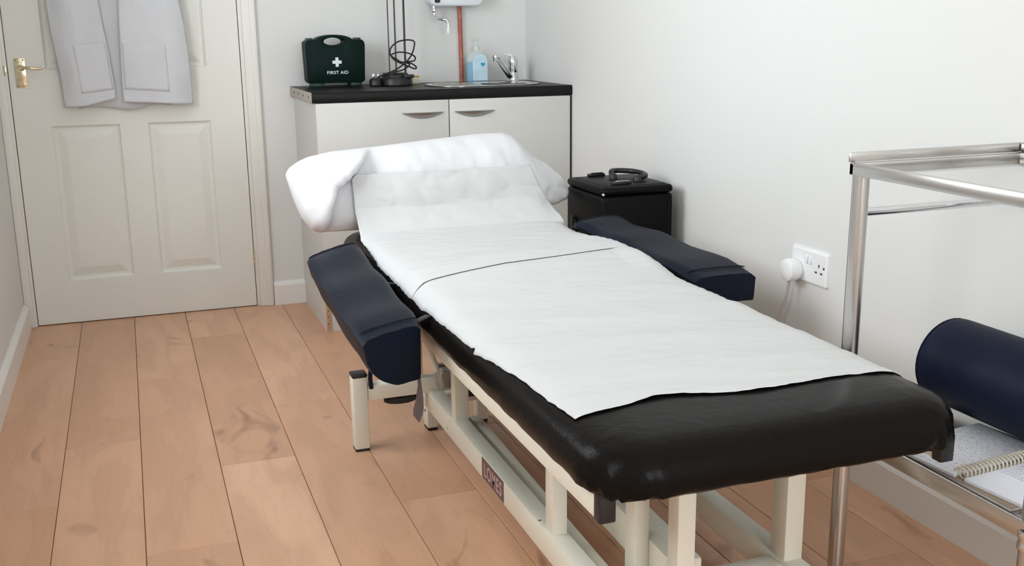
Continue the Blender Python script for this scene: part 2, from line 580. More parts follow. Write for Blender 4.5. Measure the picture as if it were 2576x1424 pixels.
ROT_FRONT = Matrix(((1, 0, 0), (0, 0, -1), (0, 1, 0)))          # text lying in XZ, read from -Y
ROT_LEFT = Matrix(((0, 0, -1), (-1, 0, 0), (0, 1, 0)))          # text in YZ, read from -X

# ------------------------------------------------------------------ room shell
T = 0.12
PL_X = [-0.4417 + 0.004, -0.243, -0.049, 0.145, 0.3385, 0.532, 0.7255, 0.919, 1.1125, 1.306, 1.4995, 1.6226]
JOINT = [2.57, 2.939, 2.225, 2.668, 3.069, 2.288, 2.697, 1.90, 2.42, 1.653, 2.04]
fl = bmesh.new()
pl_layer = fl.faces.layers.float.new('plank')


def floor_piece(x0, x1, y0, y1, rnd):
    g = 0.0007
    x0 += g; x1 -= g; y0 += g; y1 -= g
    if x1 - x0 < 0.01 or y1 - y0 < 0.01:
        return
    e = 0.0011
    top = [fl.verts.new(p) for p in ((x0 + e, y0 + e, 0), (x1 - e, y0 + e, 0), (x1 - e, y1 - e, 0), (x0 + e, y1 - e, 0))]
    low = [fl.verts.new(p) for p in ((x0, y0, -0.0012), (x1, y0, -0.0012), (x1, y1, -0.0012), (x0, y1, -0.0012))]
    bot = [fl.verts.new(p) for p in ((x0, y0, -0.008), (x1, y0, -0.008), (x1, y1, -0.008), (x0, y1, -0.008))]
    fs = [fl.faces.new(top)]
    for A, B in ((low, top), (bot, low)):
        for k in range(4):
            fs.append(fl.faces.new((A[k], A[(k + 1) % 4], B[(k + 1) % 4], B[k])))
    for f in fs:
        f[pl_layer] = rnd


for i in range(len(PL_X) - 1):
    y = JOINT[i]
    cuts = [y + k * 1.265 for k in range(-5, 4)]
    cuts = [YF] + [c for c in cuts if YF + 0.05 < c < YB + 0.03] + [YB + 0.045]
    for a, b in zip(cuts, cuts[1:]):
        floor_piece(PL_X[i], PL_X[i + 1], a, b, random.random())
# sub-floor seen as the dark line in the joints
sb = [fl.verts.new(p) for p in ((XL, YF, -0.0045), (XR, YF, -0.0045), (XR, YB + 0.05, -0.0045), (XL, YB + 0.05, -0.0045))]
f = fl.faces.new(sb); f.material_index = 1
bb = bmesh.new()
me = bpy.data.meshes.new('floor'); fl.to_mesh(me); fl.free()
me.materials.append(M['floor']); me.materials.append(M['groove'])
flo = bpy.data.objects.new('floor', me); C.objects.link(flo); flo['kind'] = 'structure'

MB().box((XL - T, YF - T, ZC), (XR + T, YB + 0.25, ZC + 0.1)).build('ceiling', 'ceiling', smooth=0, kind='structure')
MB().box((XR, YF - T, -0.05), (XR + T, YB + 0.25, ZC)).build('wall_right', 'wall', smooth=0, kind='structure')
w = MB()
y0, y1, z0, z1 = WIN_L
n0, n1, m0, m1 = WIN_ADDED
w.box((XL - T, YF - T, -0.05), (XL, n0, ZC)).box((XL - T, n1, -0.05), (XL, y0, ZC)).box((XL - T, y1, -0.05), (XL, YB + 0.25, ZC))
w.box((XL - T, y0, -0.05), (XL, y1, z0)).box((XL - T, y0, z1), (XL, y1, ZC))
w.box((XL - T, n0, -0.05), (XL, n1, m0)).box((XL - T, n0, m1), (XL, n1, ZC))
w.build('wall_left', 'wall', smooth=0, kind='structure')
w = MB()
x0, x1, z0, z1 = WIN_F
w.box((XL, YF - T, -0.05), (x0, YF, ZC)).box((x1, YF - T, -0.05), (XR, YF, ZC))
w.box((x0, YF - T, -0.05), (x1, YF, z0)).box((x0, YF - T, z1), (x1, YF, ZC))
w.build('wall_front', 'wall', smooth=0, kind='structure')
DX0, DX1, DZ = -0.3995, 0.4310, 1.985
w = MB()
w.box((DX1 + 0.012, YB, -0.05), (XR, YB + 0.2, ZC)).box((XL, YB, DZ + 0.01), (DX1 + 0.012, YB + 0.2, ZC))
w.box((XL, YB + 0.05, -0.05), (DX1 + 0.012, YB + 0.2, DZ + 0.01))
w.build('wall_back', 'wall', smooth=0, kind='structure')


def window(name, axis, at, a0, a1, z0, z1, div=2):
    fr = MB()

    def bx(p0, p1, q0, q1, d0, d1):
        lo = (at + d0, p0, q0) if axis == 'X' else (p0, at + d0, q0)
        hi = (at + d1, p1, q1) if axis == 'X' else (p1, at + d1, q1)
        fr.box((min(lo[0], hi[0]), min(lo[1], hi[1]), lo[2]), (max(lo[0], hi[0]), max(lo[1], hi[1]), hi[2]), 0.003)
    k = 0.045
    bx(a0, a0 + k, z0, z1, -0.09, -0.05); bx(a1 - k, a1, z0, z1, -0.09, -0.05)
    bx(a0, a1, z0, z0 + k, -0.089, -0.051); bx(a0, a1, z1 - k, z1, -0.089, -0.051)
    for d in range(1, div):
        m = a0 + (a1 - a0) * d / div
        bx(m - k / 2, m + k / 2, z0, z1, -0.088, -0.052)
    f = fr.build(name, 'upvc', kind='structure', origin=((at, (a0 + a1) / 2, z0) if axis == 'X' else ((a0 + a1) / 2, at, z0)))
    p = MB()
    if axis == 'X':
        p.box((at - 0.072, a0 + 0.02, z0 + 0.02), (at - 0.068, a1 - 0.02, z1 - 0.02))
    else:
        p.box((a0 + 0.02, at - 0.072, z0 + 0.02), (a1 - 0.02, at - 0.068, z1 - 0.02))
    p.build('window_pane', 'glass', f, smooth=0)
    return f


window('window_1', 'X', XL, *WIN_L, div=2)
window('window_2', 'Y', YF, *WIN_F, div=2)
window('added_window', 'X', XL, *WIN_ADDED, div=1)  # unseen window, added to put a highlight on the couch corner

# baseboards with a chamfered top
def skirting(name, pts, h=0.098, t=0.018):
    m = MB()
    for (x0, y0, x1, y1, nx, ny) in pts:
        prof = [(0, 0), (t, 0), (t, h - 0.016), (t - 0.006, h - 0.006), (0.004, h), (0, h)]
        m.loft([[(x + nx * d, y + ny * d, z) for d, z in prof] for x, y in ((x0, y0), (x1, y1))])
    return m.build(name, 'skirt', smooth=30, kind='structure')


skirting('baseboard_right', [(XR, YF, XR, YB, -1, 0)])
skirting('baseboard_left', [(XL, YF, XL, YB - 0.03, 1, 0)])
skirting('baseboard_back', [(0.5025, YB, 0.6315, YB, 0, -1)])

# door frame (architrave and linings)
m = MB()
def arch_profile(x0, x1, z0, z1):
    m.box((x0, YB - 0.016, z0), (x1, YB + 0.002, z1), 0.004)
m.box((DX1 + 0.003, YB - 0.004, 0), (DX1 + 0.022, YB + 0.05, DZ), 0.002)
m.box((DX1 + 0.016, YB - 0.018, 0), (0.5015, YB + 0.004, DZ + 0.07), 0.005)
m.box((DX1 + 0.045, YB - 0.022, 0), (0.4985, YB - 0.010, DZ + 0.066), 0.004)
m.box((XL, YB - 0.004, 0), (DX0 - 0.003, YB + 0.05, DZ), 0.002)
m.box((XL + 0.0005, YB - 0.016, 0), (DX0 - 0.012, YB + 0.004, DZ), 0.004)
m.box((XL + 0.0005, YB - 0.018, DZ + 0.003), (0.5015, YB + 0.004, DZ + 0.07), 0.005)
m.build('trim_1', 'gloss_white', smooth=35, kind='structure')

# door leaf with moulded panels
def door_leaf():
    b = bmesh.new()
    yf = YB + 0.002
    px = [DX0, -0.274, -0.033, 0.069, 0.3025, DX1]
    pz = [0.004, 0.171, 0.767, 0.975, 1.80, DZ - 0.003]
    cell = {}
    vs = {}

    def vert(x, z, d=0.0):
        k = (round(x, 5), round(z, 5), round(d, 5))
        if k not in vs:
            vs[k] = b.verts.new((x, yf + d, z))
        return vs[k]
    for i in range(5):
        for j in range(5):
            x0, x1, z0, z1 = px[i], px[i + 1], pz[j], pz[j + 1]
            if i in (1, 3) and j in (1, 3):
                loops = [(0, 0.0), (0.004, 0.007), (0.010, 0.011), (0.018, 0.0115), (0.044, 0.003), (0.049, 0.002)]
                prev = None
                for ins, d in loops:
                    cur = [vert(x0 + ins, z0 + ins, d), vert(x1 - ins, z0 + ins, d), vert(x1 - ins, z1 - ins, d), vert(x0 + ins, z1 - ins, d)]
                    if prev:
                        for k in range(4):
                            b.faces.new((prev[k], prev[(k + 1) % 4], cur[(k + 1) % 4], cur[k]))
                    prev = cur
                b.faces.new(prev)
            else:
                b.faces.new((vert(x0, z0), vert(x1, z0), vert(x1, z1), vert(x0, z1)))
    yb = 0.038
    c = [vert(DX0, pz[0], yb), vert(DX1, pz[0], yb), vert(DX1, pz[-1], yb), vert(DX0, pz[-1], yb)]
    b.faces.new(c[::-1])
    for k in range(5):
        pass
    # side strips
    for i in range(5):
        for z in (pz[0], pz[-1]):
            q = (vert(px[i], z), vert(px[i + 1], z))
            b.faces.new((q[0], q[1], vert(px[i + 1], z, yb), vert(px[i], z, yb)))
        for x in (DX0, DX1):
            q = (vert(x, pz[i]), vert(x, pz[i + 1]))
            b.faces.new((q[0], q[1], vert(x, pz[i + 1], yb), vert(x, pz[i], yb)))
    mb = MB(); mb.absorb(b)
    return mb.build('door_1', 'door', smooth=8, kind='structure', origin=(DX0, YB, 0), recalc=True)


door = door_leaf()
YD = YB + 0.002
m = MB().box((-0.3775, YD - 0.003, 0.912), (-0.3395, YD, 1.019), 0.0012)
for sx, sz in ((-0.371, 1.012), (-0.346, 1.012), (-0.371, 0.919), (-0.346, 0.919)):
    m.lathe((sx, YD - 0.0038, sz), [(0.0030, 0), (0.0032, 0.001)], 10, 'Y')
plate = m.build('latch_plate', 'brass', door, label='polished brass latch plate')
m = MB().lathe((-0.353, YD - 0.022, 0.984), [(0.006, 0), (0.008, 0.003), (0.0085, 0.012), (0.011, 0.016), (0.012, 0.021)], 18, 'Y')
m.tube(smooth_path([(-0.353, YD - 0.026, 0.984), (-0.335, YD - 0.034, 0.985), (-0.312, YD - 0.038, 0.981), (-0.292, YD - 0.038, 0.980),
                    (-0.281, YD - 0.038, 0.984), (-0.275, YD - 0.037, 0.990)], 6),
       [0.0062] * 12 + [0.0048] * 12 + [0.0035] * 7, 10)
m.build('lever_handle', 'brass', plate)
m = MB()
for sx, sz in ((-0.371, 1.012), (-0.346, 1.012), (-0.371, 0.919), (-0.346, 0.919)):
    m.lathe((sx, YD - 0.0044, sz), [(0.0022, 0), (0.0024, 0.0008)], 8, 'Y')
m.build('screw', 'dark_hole', plate)
m = MB().box((DX0 - 0.014, YB - 0.0185, 0.958), (DX0 - 0.004, YB - 0.0155, 0.992), 0.001)
m.build('strike_plate', 'brass', door)
m = MB().tube([(DX1 + 0.002, YB - 0.004, 0.185), (DX1 + 0.002, YB - 0.004, 0.235)], 0.0032, 10)
m.build('hinge', 'brass', door)

# ------------------------------------------------------------------ lab coat on the door
def lab_coat():
    t = thing('lab_coat', (0.0, YB - 0.05, 0.83), 'white lab coat hanging open on the white panelled door', 'coat')

    def yfold(x, z, ph, amp):
        return amp * math.sin(x * 30 + ph + 0.6 * math.sin(z * 3)) + 0.014 * fbm(x * 6, z * 2.2, ph) + 0.004 * fbm(x * 16, z * 12, ph + 3)

    # each front: left/right edge as function of z
    def front(xl, xr, zb, ph, bulge):
        def fn(u, v):
            zt = 1.62
            zbot = interp(zb, u)
            z = zbot + (zt - zbot) * v
            x = interp(xl, z) + (interp(xr, z) - interp(xl, z)) * u
            k = math.sin(math.pi * min(max(u, 0), 1))
            y = YB - 0.030 - bulge * (0.35 + 0.65 * k) * interp([(0.83, 1.0), (1.3, 0.75), (1.62, 0.5)], z) - yfold(x, z, ph, 0.008)
            return (x, y, z)
        return fn
    lxl = [(0.83, -0.218), (0.95, -0.222), (1.10, -0.238), (1.225, -0.245), (1.45, -0.235), (1.62, -0.16)]
    lxr = [(0.83, -0.036), (0.93, -0.040), (1.02, -0.046), (1.12, -0.058), (1.225, -0.068), (1.45, -0.05), (1.62, -0.03)]
    MB().grid(front(lxl, lxr, [(0, 0.838), (0.4, 0.842), (1, 0.866)], 0.3, 0.042), 60, 60).build('left_front', 'coat', t, solid=0.0015, smooth=60)
    rxl = [(0.83, -0.012), (0.93, -0.011), (1.02, -0.008), (1.12, -0.003), (1.225, 0.003), (1.45, 0.01), (1.62, 0.02)]
    rxr = [(0.83, 0.242), (0.93, 0.240), (1.03, 0.237), (1.12, 0.232), (1.19, 0.222), (1.225, 0.216), (1.45, 0.22), (1.62, 0.15)]
    MB().grid(front(rxl, rxr, [(0, 0.853), (0.4, 0.847), (1, 0.836)], 2.1, 0.050), 40, 60).build('right_front', 'coat', t, solid=0.0015, smooth=60)

    def back(u, v):
        z = 0.829 + 0.008 * math.sin(u * 9) + (1.62 - 0.829) * v
        x = -0.17 + 0.33 * u
        return (x, YB - 0.016 - 0.005 * math.sin(x * 42) - 0.006 * fbm(x * 8, z * 2, 5) - 0.004, z)
    MB().grid(back, 50, 40).build('back_panel', 'coat', t, solid=0.0015, smooth=60)

    # patch pockets follow the fronts
    def pocket(xl, xr, zb, ph, bulge, u0, u1, z0, z1, slope):
        f = front(xl, xr, zb, ph, bulge)

        def fn(u, v):
            uu = u0 + (u1 - u0) * u
            zt = z0 + slope * (u - 0.5) + (z1 - z0) * v
            zbot = interp(zb, uu)
            p = f(uu, (zt - zbot) / (1.62 - zbot))
            return (p[0], p[1] - 0.0014, p[2])
        return MB().grid(fn, 16, 16)
    pocket(lxl, lxr, [(0, 0.838), (0.4, 0.842), (1, 0.866)], 0.3, 0.042, 0.36, 0.97, 0.893, 1.068, 0.010).build('pocket', 'coat', t, solid=0.0005)
    pocket(rxl, rxr, [(0, 0.853), (0.4, 0.847), (1, 0.836)], 2.1, 0.050, 0.03, 0.66, 0.893, 1.066, -0.012).build('pocket', 'coat', t, solid=0.0005)
    # hems: a doubled strip at the bottom of each front
    def hem(xl, xr, zb, ph, bulge):
        f = front(xl, xr, zb, ph, bulge)
        return MB().grid(lambda u, v: (lambda p: (p[0], p[1] - 0.0026, p[2]))(f(0.004 + u * 0.992, v * 0.026)), 40, 4)
    hem(lxl, lxr, [(0, 0.838), (0.4, 0.842), (1, 0.866)], 0.3, 0.042).build('hem', 'coat', t, solid=0.0012)
    hem(rxl, rxr, [(0, 0.853), (0.4, 0.847), (1, 0.836)], 2.1, 0.050).build('hem', 'coat', t, solid=0.0012)
    # sleeves and collar, above the picture
    for s in (-1, 1):
        MB().tube(smooth_path([(s * 0.13, YB - 0.045, 1.60), (s * 0.20, YB - 0.045, 1.55), (s * 0.225, YB - 0.045, 1.42), (s * 0.215, YB - 0.04, 1.27)], 6),
                  [0.03] * 3 + [0.036] * 16, 14).build('sleeve', 'coat', t)
    MB().tube(smooth_path([(-0.05, YB - 0.06, 1.56), (-0.06, YB - 0.05, 1.63), (0.0, YB - 0.02, 1.66), (0.06, YB - 0.05, 1.63), (0.05, YB - 0.06, 1.56)], 6),
              0.012, 10).build('collar', 'coat', t)


lab_coat()
hk = MB().box((-0.016, YB - 0.004, 1.63), (0.016, YB + 0.002, 1.70), 0.001)
hk.tube(smooth_path([(0, YB - 0.002, 1.69), (0, YB - 0.03, 1.685), (0, YB - 0.045, 1.66), (0, YB - 0.05, 1.69)], 6), 0.004, 8)
tag(hk.build('coat_hook', 'brass', origin=(0, YB, 1.66)), 'brass coat hook on the door behind the lab coat', 'hook')

# ------------------------------------------------------------------ sink cabinet
ZW = 0.890
CX0, CYF = 0.632, 3.822
t = thing('sink_cabinet', (1.13, 4.05, 0), 'white two-door base cabinet below the black worktop', 'cabinet')
m = MB()
m.box((CX0, CYF, 0.0), (CX0 + 0.018, YB - 0.001, 0.8515))
m.build('side_panel', 'melamine', t, smooth=0)
m = MB().box((CX0 + 0.0005, CYF - 0.0012, 0.002), (CX0 + 0.0175, CYF + 0.0005, 0.850))
m.build('edge_strip', 'chipboard', t, smooth=0, label='bare chipboard edge of side panel')
for z in (0.03, 0.055, 0.08, 0.11):
    MB().box((CX0 + 0.006, CYF - 0.0018, z), (CX0 + 0.010, CYF - 0.001, z + 0.004)).build('dowel_hole', 'dark_hole', t, smooth=0)
m = MB().box((CX0 + 0.0185, CYF + 0.004, 0.110), (1.600, YB - 0.002, 0.8512))
m.build('carcass', 'melamine', t, smooth=0)
MB().box((CX0 + 0.0185, CYF + 0.003, 0.0), (1.6255, CYF + 0.021, 0.110)).build('plinth', 'melamine', t, smooth=0)
HN = []
for (a, b, h0, h1) in ((CX0 - 0.0006, 1.1245, 0.945, 1.106), (1.1285, 1.6155, 1.1455, 1.3065)):
    d = MB().box((a, CYF - 0.020, 0.125), (b, CYF - 0.002, 0.8505), 0.0012).build('cabinet_door', 'melamine', t, smooth=30)
    hm = MB()
    n = 24
    rings = []
    for i in range(n + 1):
        u = i / n
        x = h0 + (h1 - h0) * u
        dr = 0.0225 * (math.sin(math.pi * u)) ** 0.8 + 0.0012
        zt = 0.8075
        out = 0.020 * math.sin(math.pi * u) ** 0.7 + 0.002
        y = CYF - 0.020
        # crescent cup: top lip sticks out, blade curves back down to the door
        rings.append([(x, y, zt), (x, y - out * 0.55, zt), (x, y - out, zt - 0.001), (x, y - out * 0.98, zt - 0.003), (x, y - out * 0.62, zt - dr * 0.55),
                      (x, y - 0.0008, zt - dr), (x, y, zt - dr)])
    hm.loft(rings)
    hm.build('cup_handle', 'grey_metal', d, smooth=50)
m = MB().box((1.6165, CYF - 0.012, 0.112), (1.6245, CYF + 0.006, 0.8505))
m.build('gap_shade_strip', 'dark_hole', t, smooth=0)  # dark strip standing in for the shaded gap between cabinet door and wall

# worktop
t = thing('worktop', (1.13, 4.07, 0.852), 'black laminate worktop on the white sink cabinet', 'worktop')
SX0, SX1, SY0, SY1 = 1.110, 1.555, 3.885, 4.165
m = MB()
prof = [(3.806, 0.8545), (3.8045, 0.857), (3.8045, 0.883), (3.807, 0.888), (3.812, 0.890)]
hole = rrect(SX0 + 0.012, SX1 - 0.012, SY0 + 0.012, SY1 - 0.012, 0.10, 8)
outer = [(0.6190, 3.810), (1.626, 3.810), (1.626, YB - 0.001), (0.6190, YB - 0.001)]
m.prism(outer, 0.852, 0.890, 'XY')
m.loft([[(x, y, z) for y, z in ((3.811, 0.852), (3.806, 0.8535), (3.8045, 0.857), (3.8045, 0.883), (3.8065, 0.888), (3.811, 0.890))] for x in (0.6190, 1.626)])
m.build('slab', 'worktop', t, smooth=50)
m = MB().box((0.6178, 3.8055, 0.853), (0.6191, YB - 0.002, 0.8895))
e = m.build('bare_end', 'raw_edge', t, smooth=0, label='unfinished greyish cut end')
for y in (3.86, 3.98, 4.09, 4.20):
    MB().box((0.6167, y, 0.868), (0.6180, y + 0.010, 0.876)).build('screw_hole', 'dark_hole', e, smooth=0)

# sink: shallow inset bowl with a drainer
t = thing('inset_sink', (1.33, 4.02, ZW), 'stainless inset sink in the black worktop beside the right wall', 'sink')
def ring(ins, z, r):
    return [(x, y, z) for x, y in rrect(SX0 + ins, SX1 - ins, SY0 + ins, SY1 - ins, max(r - ins, 0.01), 8)]
MB().loft([ring(-0.004, ZW + 0.0005, 0.11), ring(-0.005, ZW + 0.0016, 0.11), ring(0.001, ZW + 0.0016, 0.11)]).build('seal', 'rubber', t)
m = MB().loft([ring(-0.001, ZW + 0.0012, 0.11), ring(-0.001, ZW + 0.004, 0.11), ring(0.006, ZW + 0.0058, 0.11), ring(0.018, ZW + 0.0052, 0.11), ring(0.024, ZW + 0.003, 0.11)])
m.build('rim', 'sink', t, smooth=60)
m = MB().lathe((1.42, 4.02, 0), [(0.004, ZW + 0.0032), (0.03, ZW + 0.0034), (0.085, ZW + 0.0040), (0.092, ZW + 0.0062), (0.096, ZW + 0.0064)], 40)
m.build('bowl_edge', 'sink', t, smooth=60)
m = MB().lathe((1.42, 4.02, 0), [(0.018, ZW + 0.0066), (0.020, ZW + 0.0078), (0.014, ZW + 0.0085)], 24)
m.build('plug_hole', 'chrome', t)
m = MB()
for k in range(7):
    x = 1.15 + k * 0.024
    m.box((x, 3.93, ZW + 0.003), (x + 0.006, 4.12, ZW + 0.0052), 0.001)
m.build('drainer_rib', 'sink', t)

# mixer tap
t = thing('mixer_tap', (1.521, 4.185, ZW), 'chrome lever mixer tap at the back of the inset sink', 'tap')
BX, BY = 1.521, 4.185
m = MB().lathe((BX, BY, ZW), [(0.024, 0), (0.024, 0.004), (0.0195, 0.008), (0.019, 0.036), (0.0182, 0.037), (0.0182, 0.039), (0.019, 0.040), (0.019, 0.072)], 28)
m.build('tap_body', 'chrome', t)
m = MB().loft([[(BX + (x * math.cos(a) - 0 * y), BY + r * math.sin(a), ZW + z + dz * math.cos(a)) for a in [2 * math.pi * k / 20 for k in range(20)]]
               for x, y, r, z, dz in ((0.0205, 0, 0.0205, 0.0725, 0), (0.0212, 0, 0.0212, 0.085, -0.002), (0.0185, 0, 0.018, 0.098, -0.006), (0.010, 0, 0.010, 0.108, -0.006))])
lev = m.build('lever_cap', 'chrome', t)
m = MB().loft([[(BX + dx, BY + s * w_, ZW + z + q) for s, q in ((-1, 0), (1, 0), (1, th), (-1, th))]
               for dx, z, w_, th in ((0.0, 0.098, 0.011, 0.010), (-0.016, 0.104, 0.009, 0.008), (-0.030, 0.1105, 0.007, 0.004), (-0.042, 0.115, 0.006, 0.003))])
m.build('lever', 'chrome', lev)
SP0, SP1 = V(1.506, 4.172, ZW + 0.018), V(1.416, 4.085, 0.996)
m = MB().bar(SP0, SP1, 0.022, 0.019, 0.006)
m.bar(SP1 + V(0.006, 0.006, -0.004), SP1 + V(-0.017, -0.017, 0.002), 0.023, 0.018, 0.006)
sp = m.build('spout', 'chrome', t, smooth=60)
MB().lathe((SP1.x - 0.010, SP1.y - 0.010, SP1.z - 0.020), [(0.0095, 0), (0.0105, 0.003), (0.0105, 0.018)], 20).build('aerator', 'chrome', sp)

# soap bottle
t = thing('hand_gel_bottle', (1.386, 4.255, ZW), 'clear pump bottle half full of blue gel beside the copper pipe', 'bottle')
BX, BY = 1.386, 4.255
def oval(cx, cy, rx, ry, z, n=32, p=2.6):
    out = []
    for k in range(n):
        a = 2 * math.pi * k / n
        c, s = math.cos(a), math.sin(a)
        out.append((cx + rx * math.copysign(abs(c) ** (2 / p), c), cy + ry * math.copysign(abs(s) ** (2 / p), s), z))
    return out
prof = [(0.040, 0.019, 0), (0.044, 0.023, 0.004), (0.045, 0.0235, 0.08), (0.0445, 0.023, 0.090), (0.041, 0.0215, 0.104), (0.033, 0.019, 0.116), (0.020, 0.015, 0.125), (0.012, 0.012, 0.128)]
m = MB().loft([oval(BX, BY, a, b, ZW + z) for a, b, z in prof])
m.build('bottle_body', 'clear', t)
m = MB().loft([oval(BX, BY, a - 0.0018, b - 0.0018, ZW + z + 0.002) for a, b, z in prof[:3]])
m.build('gel', 'blue_gel', t)
yl = BY - 0.0245
lab = [(BX - 0.026, ZW + 0.006), (BX + 0.038, ZW + 0.006), (BX + 0.0385, ZW + 0.085), (BX + 0.032, ZW + 0.103), (BX + 0.020, ZW + 0.112), (BX + 0.006, ZW + 0.114),
       (BX - 0.010, ZW + 0.110), (BX - 0.022, ZW + 0.098), (BX - 0.027, ZW + 0.082)]
lb = MB().prism(lab, yl - 0.0006, yl, 'XZ').build('label', 'label', t, smooth=0)
ht = []
for k in range(28):
    a = 2 * math.pi * k / 28
    ht.append((BX + 0.018 + 0.00062 * 16 * math.sin(a) ** 3, ZW + 0.072 + 0.00062 * (13 * math.cos(a) - 5 * math.cos(2 * a) - 2 * math.cos(3 * a) - math.cos(4 * a))))
MB().prism(ht, yl - 0.0012, yl - 0.0006, 'XZ').build('heart_print', 'label_blue', lb, smooth=0)
m = MB().lathe((BX - 0.002, BY, ZW), [(0.0145, 0.124), (0.0145, 0.144), (0.009, 0.149), (0.0055, 0.152), (0.005, 0.166), (0.010, 0.168), (0.010, 0.174), (0.004, 0.177)], 20)
m.tube([(BX - 0.002, BY, ZW + 0.172), (BX - 0.012, BY - 0.004, ZW + 0.173), (BX - 0.024, BY - 0.008, ZW + 0.170)], 0.0035, 8)
m.build('pump', 'clear_pump', t)

# copper pipe with clips
t = thing('copper_pipe', (1.332, YB - 0.014, ZW), 'upright copper pipe between the worktop and the water heater', 'pipe')
MB().tube([(1.3345, YB - 0.014, ZW + 0.0005), (1.3335, YB - 0.014, 1.05), (1.331, YB - 0.014, 1.200)], 0.0085, 16).build('tube', 'copper', t)
MB().box((1.324, YB - 0.0045, 1.125), (1.340, YB, 1.135), 0.001).build('pipe_clip', 'gloss_white', t)

# over-sink water heater
t = thing('water_heater', (1.30, YB, 1.197), 'small white over-sink water heater on the back wall', 'water heater')
m = MB().prism(rrect(1.188, 1.413, 1.197, 1.54, 0.026, 8), YB - 0.085, YB, 'XZ', bev=0.008)
m.build('casing', 'appliance', t, smooth=50)
m = MB().prism(rrect(1.201, 1.231, 1.206, 1.237, 0.008, 5), YB - 0.0875, YB - 0.0845, 'XZ')
k = m.build('indicator_window', 'appliance', t)
MB().prism(rrect(1.2045, 1.2275, 1.2095, 1.234, 0.006, 5), YB - 0.0885, YB - 0.087, 'XZ').build('dark_lens', 'black', k)
m = MB().lathe((1.210, YB - 0.055, 1.172), [(0.0085, 0), (0.0105, 0.003), (0.0105, 0.012), (0.0085, 0.016), (0.0085, 0.026)], 18)
m.tube(smooth_path([(1.210, YB - 0.055, 1.176), (1.211, YB - 0.058, 1.158), (1.215, YB - 0.072, 1.148), (1.232, YB - 0.095, 1.144), (1.246, YB - 0.105, 1.141),
                    (1.252, YB - 0.108, 1.130), (1.253, YB - 0.108, 1.108)], 6), 0.0058, 12)
s_ = m.build('swivel_spout', 'chrome', t)
MB().lathe((1.253, YB - 0.108, 1.087), [(0.0065, 0), (0.0075, 0.002), (0.0075, 0.020), (0.006, 0.024)], 16).build('outlet_nozzle', 'socket', s_, label='white plastic nozzle')

# first aid kit
t = thing('first_aid_box', (0.782, 4.19, ZW), 'dark green first aid case with white cross on the black worktop', 'first aid kit')
KX0, KX1, KY0, KY1, KZ0, KZ1 = 0.662, 0.896, 4.155, 4.245, ZW + 0.016, 1.070
out = []
out += [(KX0 + 0.004, KZ0 + 0.010), (KX0 + 0.012, KZ0), (KX1 - 0.016, KZ0), (KX1 - 0.006, KZ0 + 0.008), (KX1 - 0.001, KZ1 - 0.02), (KX1 - 0.004, KZ1 - 0.008), (KX1 - 0.012, KZ1)]
mid = (KX0 + KX1) / 2 - 0.004
for k in range(0, 17):
    a = math.radians(180 * k / 16)
    x = mid + 0.072 * math.cos(a)
    out.append((x, KZ1 + 0.0195 * math.sin(a) ** 1.3))
out += [(KX0 + 0.012, KZ1), (KX0 + 0.001, KZ1 - 0.008), (KX0, KZ1 - 0.02)]
hole = [(mid + 0.041 * math.cos(2 * math.pi * k / 24), KZ1 - 0.006 + 0.0150 * math.sin(2 * math.pi * k / 24)) for k in range(24)]
for d0, d1, nm in ((KY0, (KY0 + KY1) / 2 - 0.0006, 'front_shell'), ((KY0 + KY1) / 2 + 0.0006, KY1, 'back_shell')):
    MB().prism(out, d0, d1, 'XZ', holes=[hole], bev=0.0035).build(nm, 'green', t, smooth=50)
for a in (KX0 + 0.010, KX1 - 0.036):
    MB().box((a, KY0 + 0.012, KZ1 - 0.012), (a + 0.022, KY1 - 0.02, KZ1 + 0.0075), 0.003).build('latch', 'dark_green', t)
for a, b in ((KX0 + 0.020, KX0 + 0.070), (KX1 - 0.062, KX1 - 0.018)):
    MB().box((a, KY0 + 0.006, ZW + 0.0002), (b, KY1 - 0.006, KZ0 + 0.004), 0.003).build('foot', 'dark_green', t)
cx, cz, q, a_ = 0.782, 0.9855, 0.0178, 0.0060
cross = [(cx - a_, cz - q), (cx + a_, cz - q), (cx + a_, cz - a_), (cx + q, cz - a_), (cx + q, cz + a_), (cx + a_, cz + a_), (cx + a_, cz + q), (cx - a_, cz + q),
         (cx - a_, cz + a_), (cx - q, cz + a_), (cx - q, cz - a_), (cx - a_, cz - a_)]
MB().prism(cross, KY0 - 0.0006, KY0 + 0.0002, 'XZ').build('white_cross', 'print_white', t, smooth=0)
text_mesh('lettering', 'FIRST AID', 0.0165, (0.783, KY0 - 0.0006, 0.9455), ROT_FRONT, 'print_white', t, bold=0.00025, sx=1.06)

# rod lamp with coiled cable
LX, LY = 1.014, 4.165
t = thing('rod_lamp', (LX, LY, ZW), 'black round-based lamp with tall thin rods and coiled cable', 'lamp')
m = MB().lathe((LX, LY, ZW), [(0.064, 0.0005), (0.067, 0.003), (0.067, 0.028), (0.064, 0.031), (0.052, 0.032), (0.051, 0.046), (0.048, 0.049), (0.03, 0.050)], 48)
m.build('lamp_base', 'black', t, smooth=50)
MB().box((LX + 0.020, LY - 0.060, ZW + 0.030), (LX + 0.062, LY - 0.020, ZW + 0.043), 0.002).build('terminal_box', 'black', t)
for (x, y, r, mt) in ((0.992, 4.165, 0.0023, 'dark_rod'), (1.011, 4.135, 0.0027, 'dark_rod'), (1.024, 4.185, 0.0027, 'dark_rod'), (1.049, 4.140, 0.0028, 'dark_rod'), (1.061, 4.180, 0.0036, 'dark_rod')):
    MB().tube([(x, y, ZW + 0.045), (x, y, 1.43)], r, 10).build('rod', mt, t)
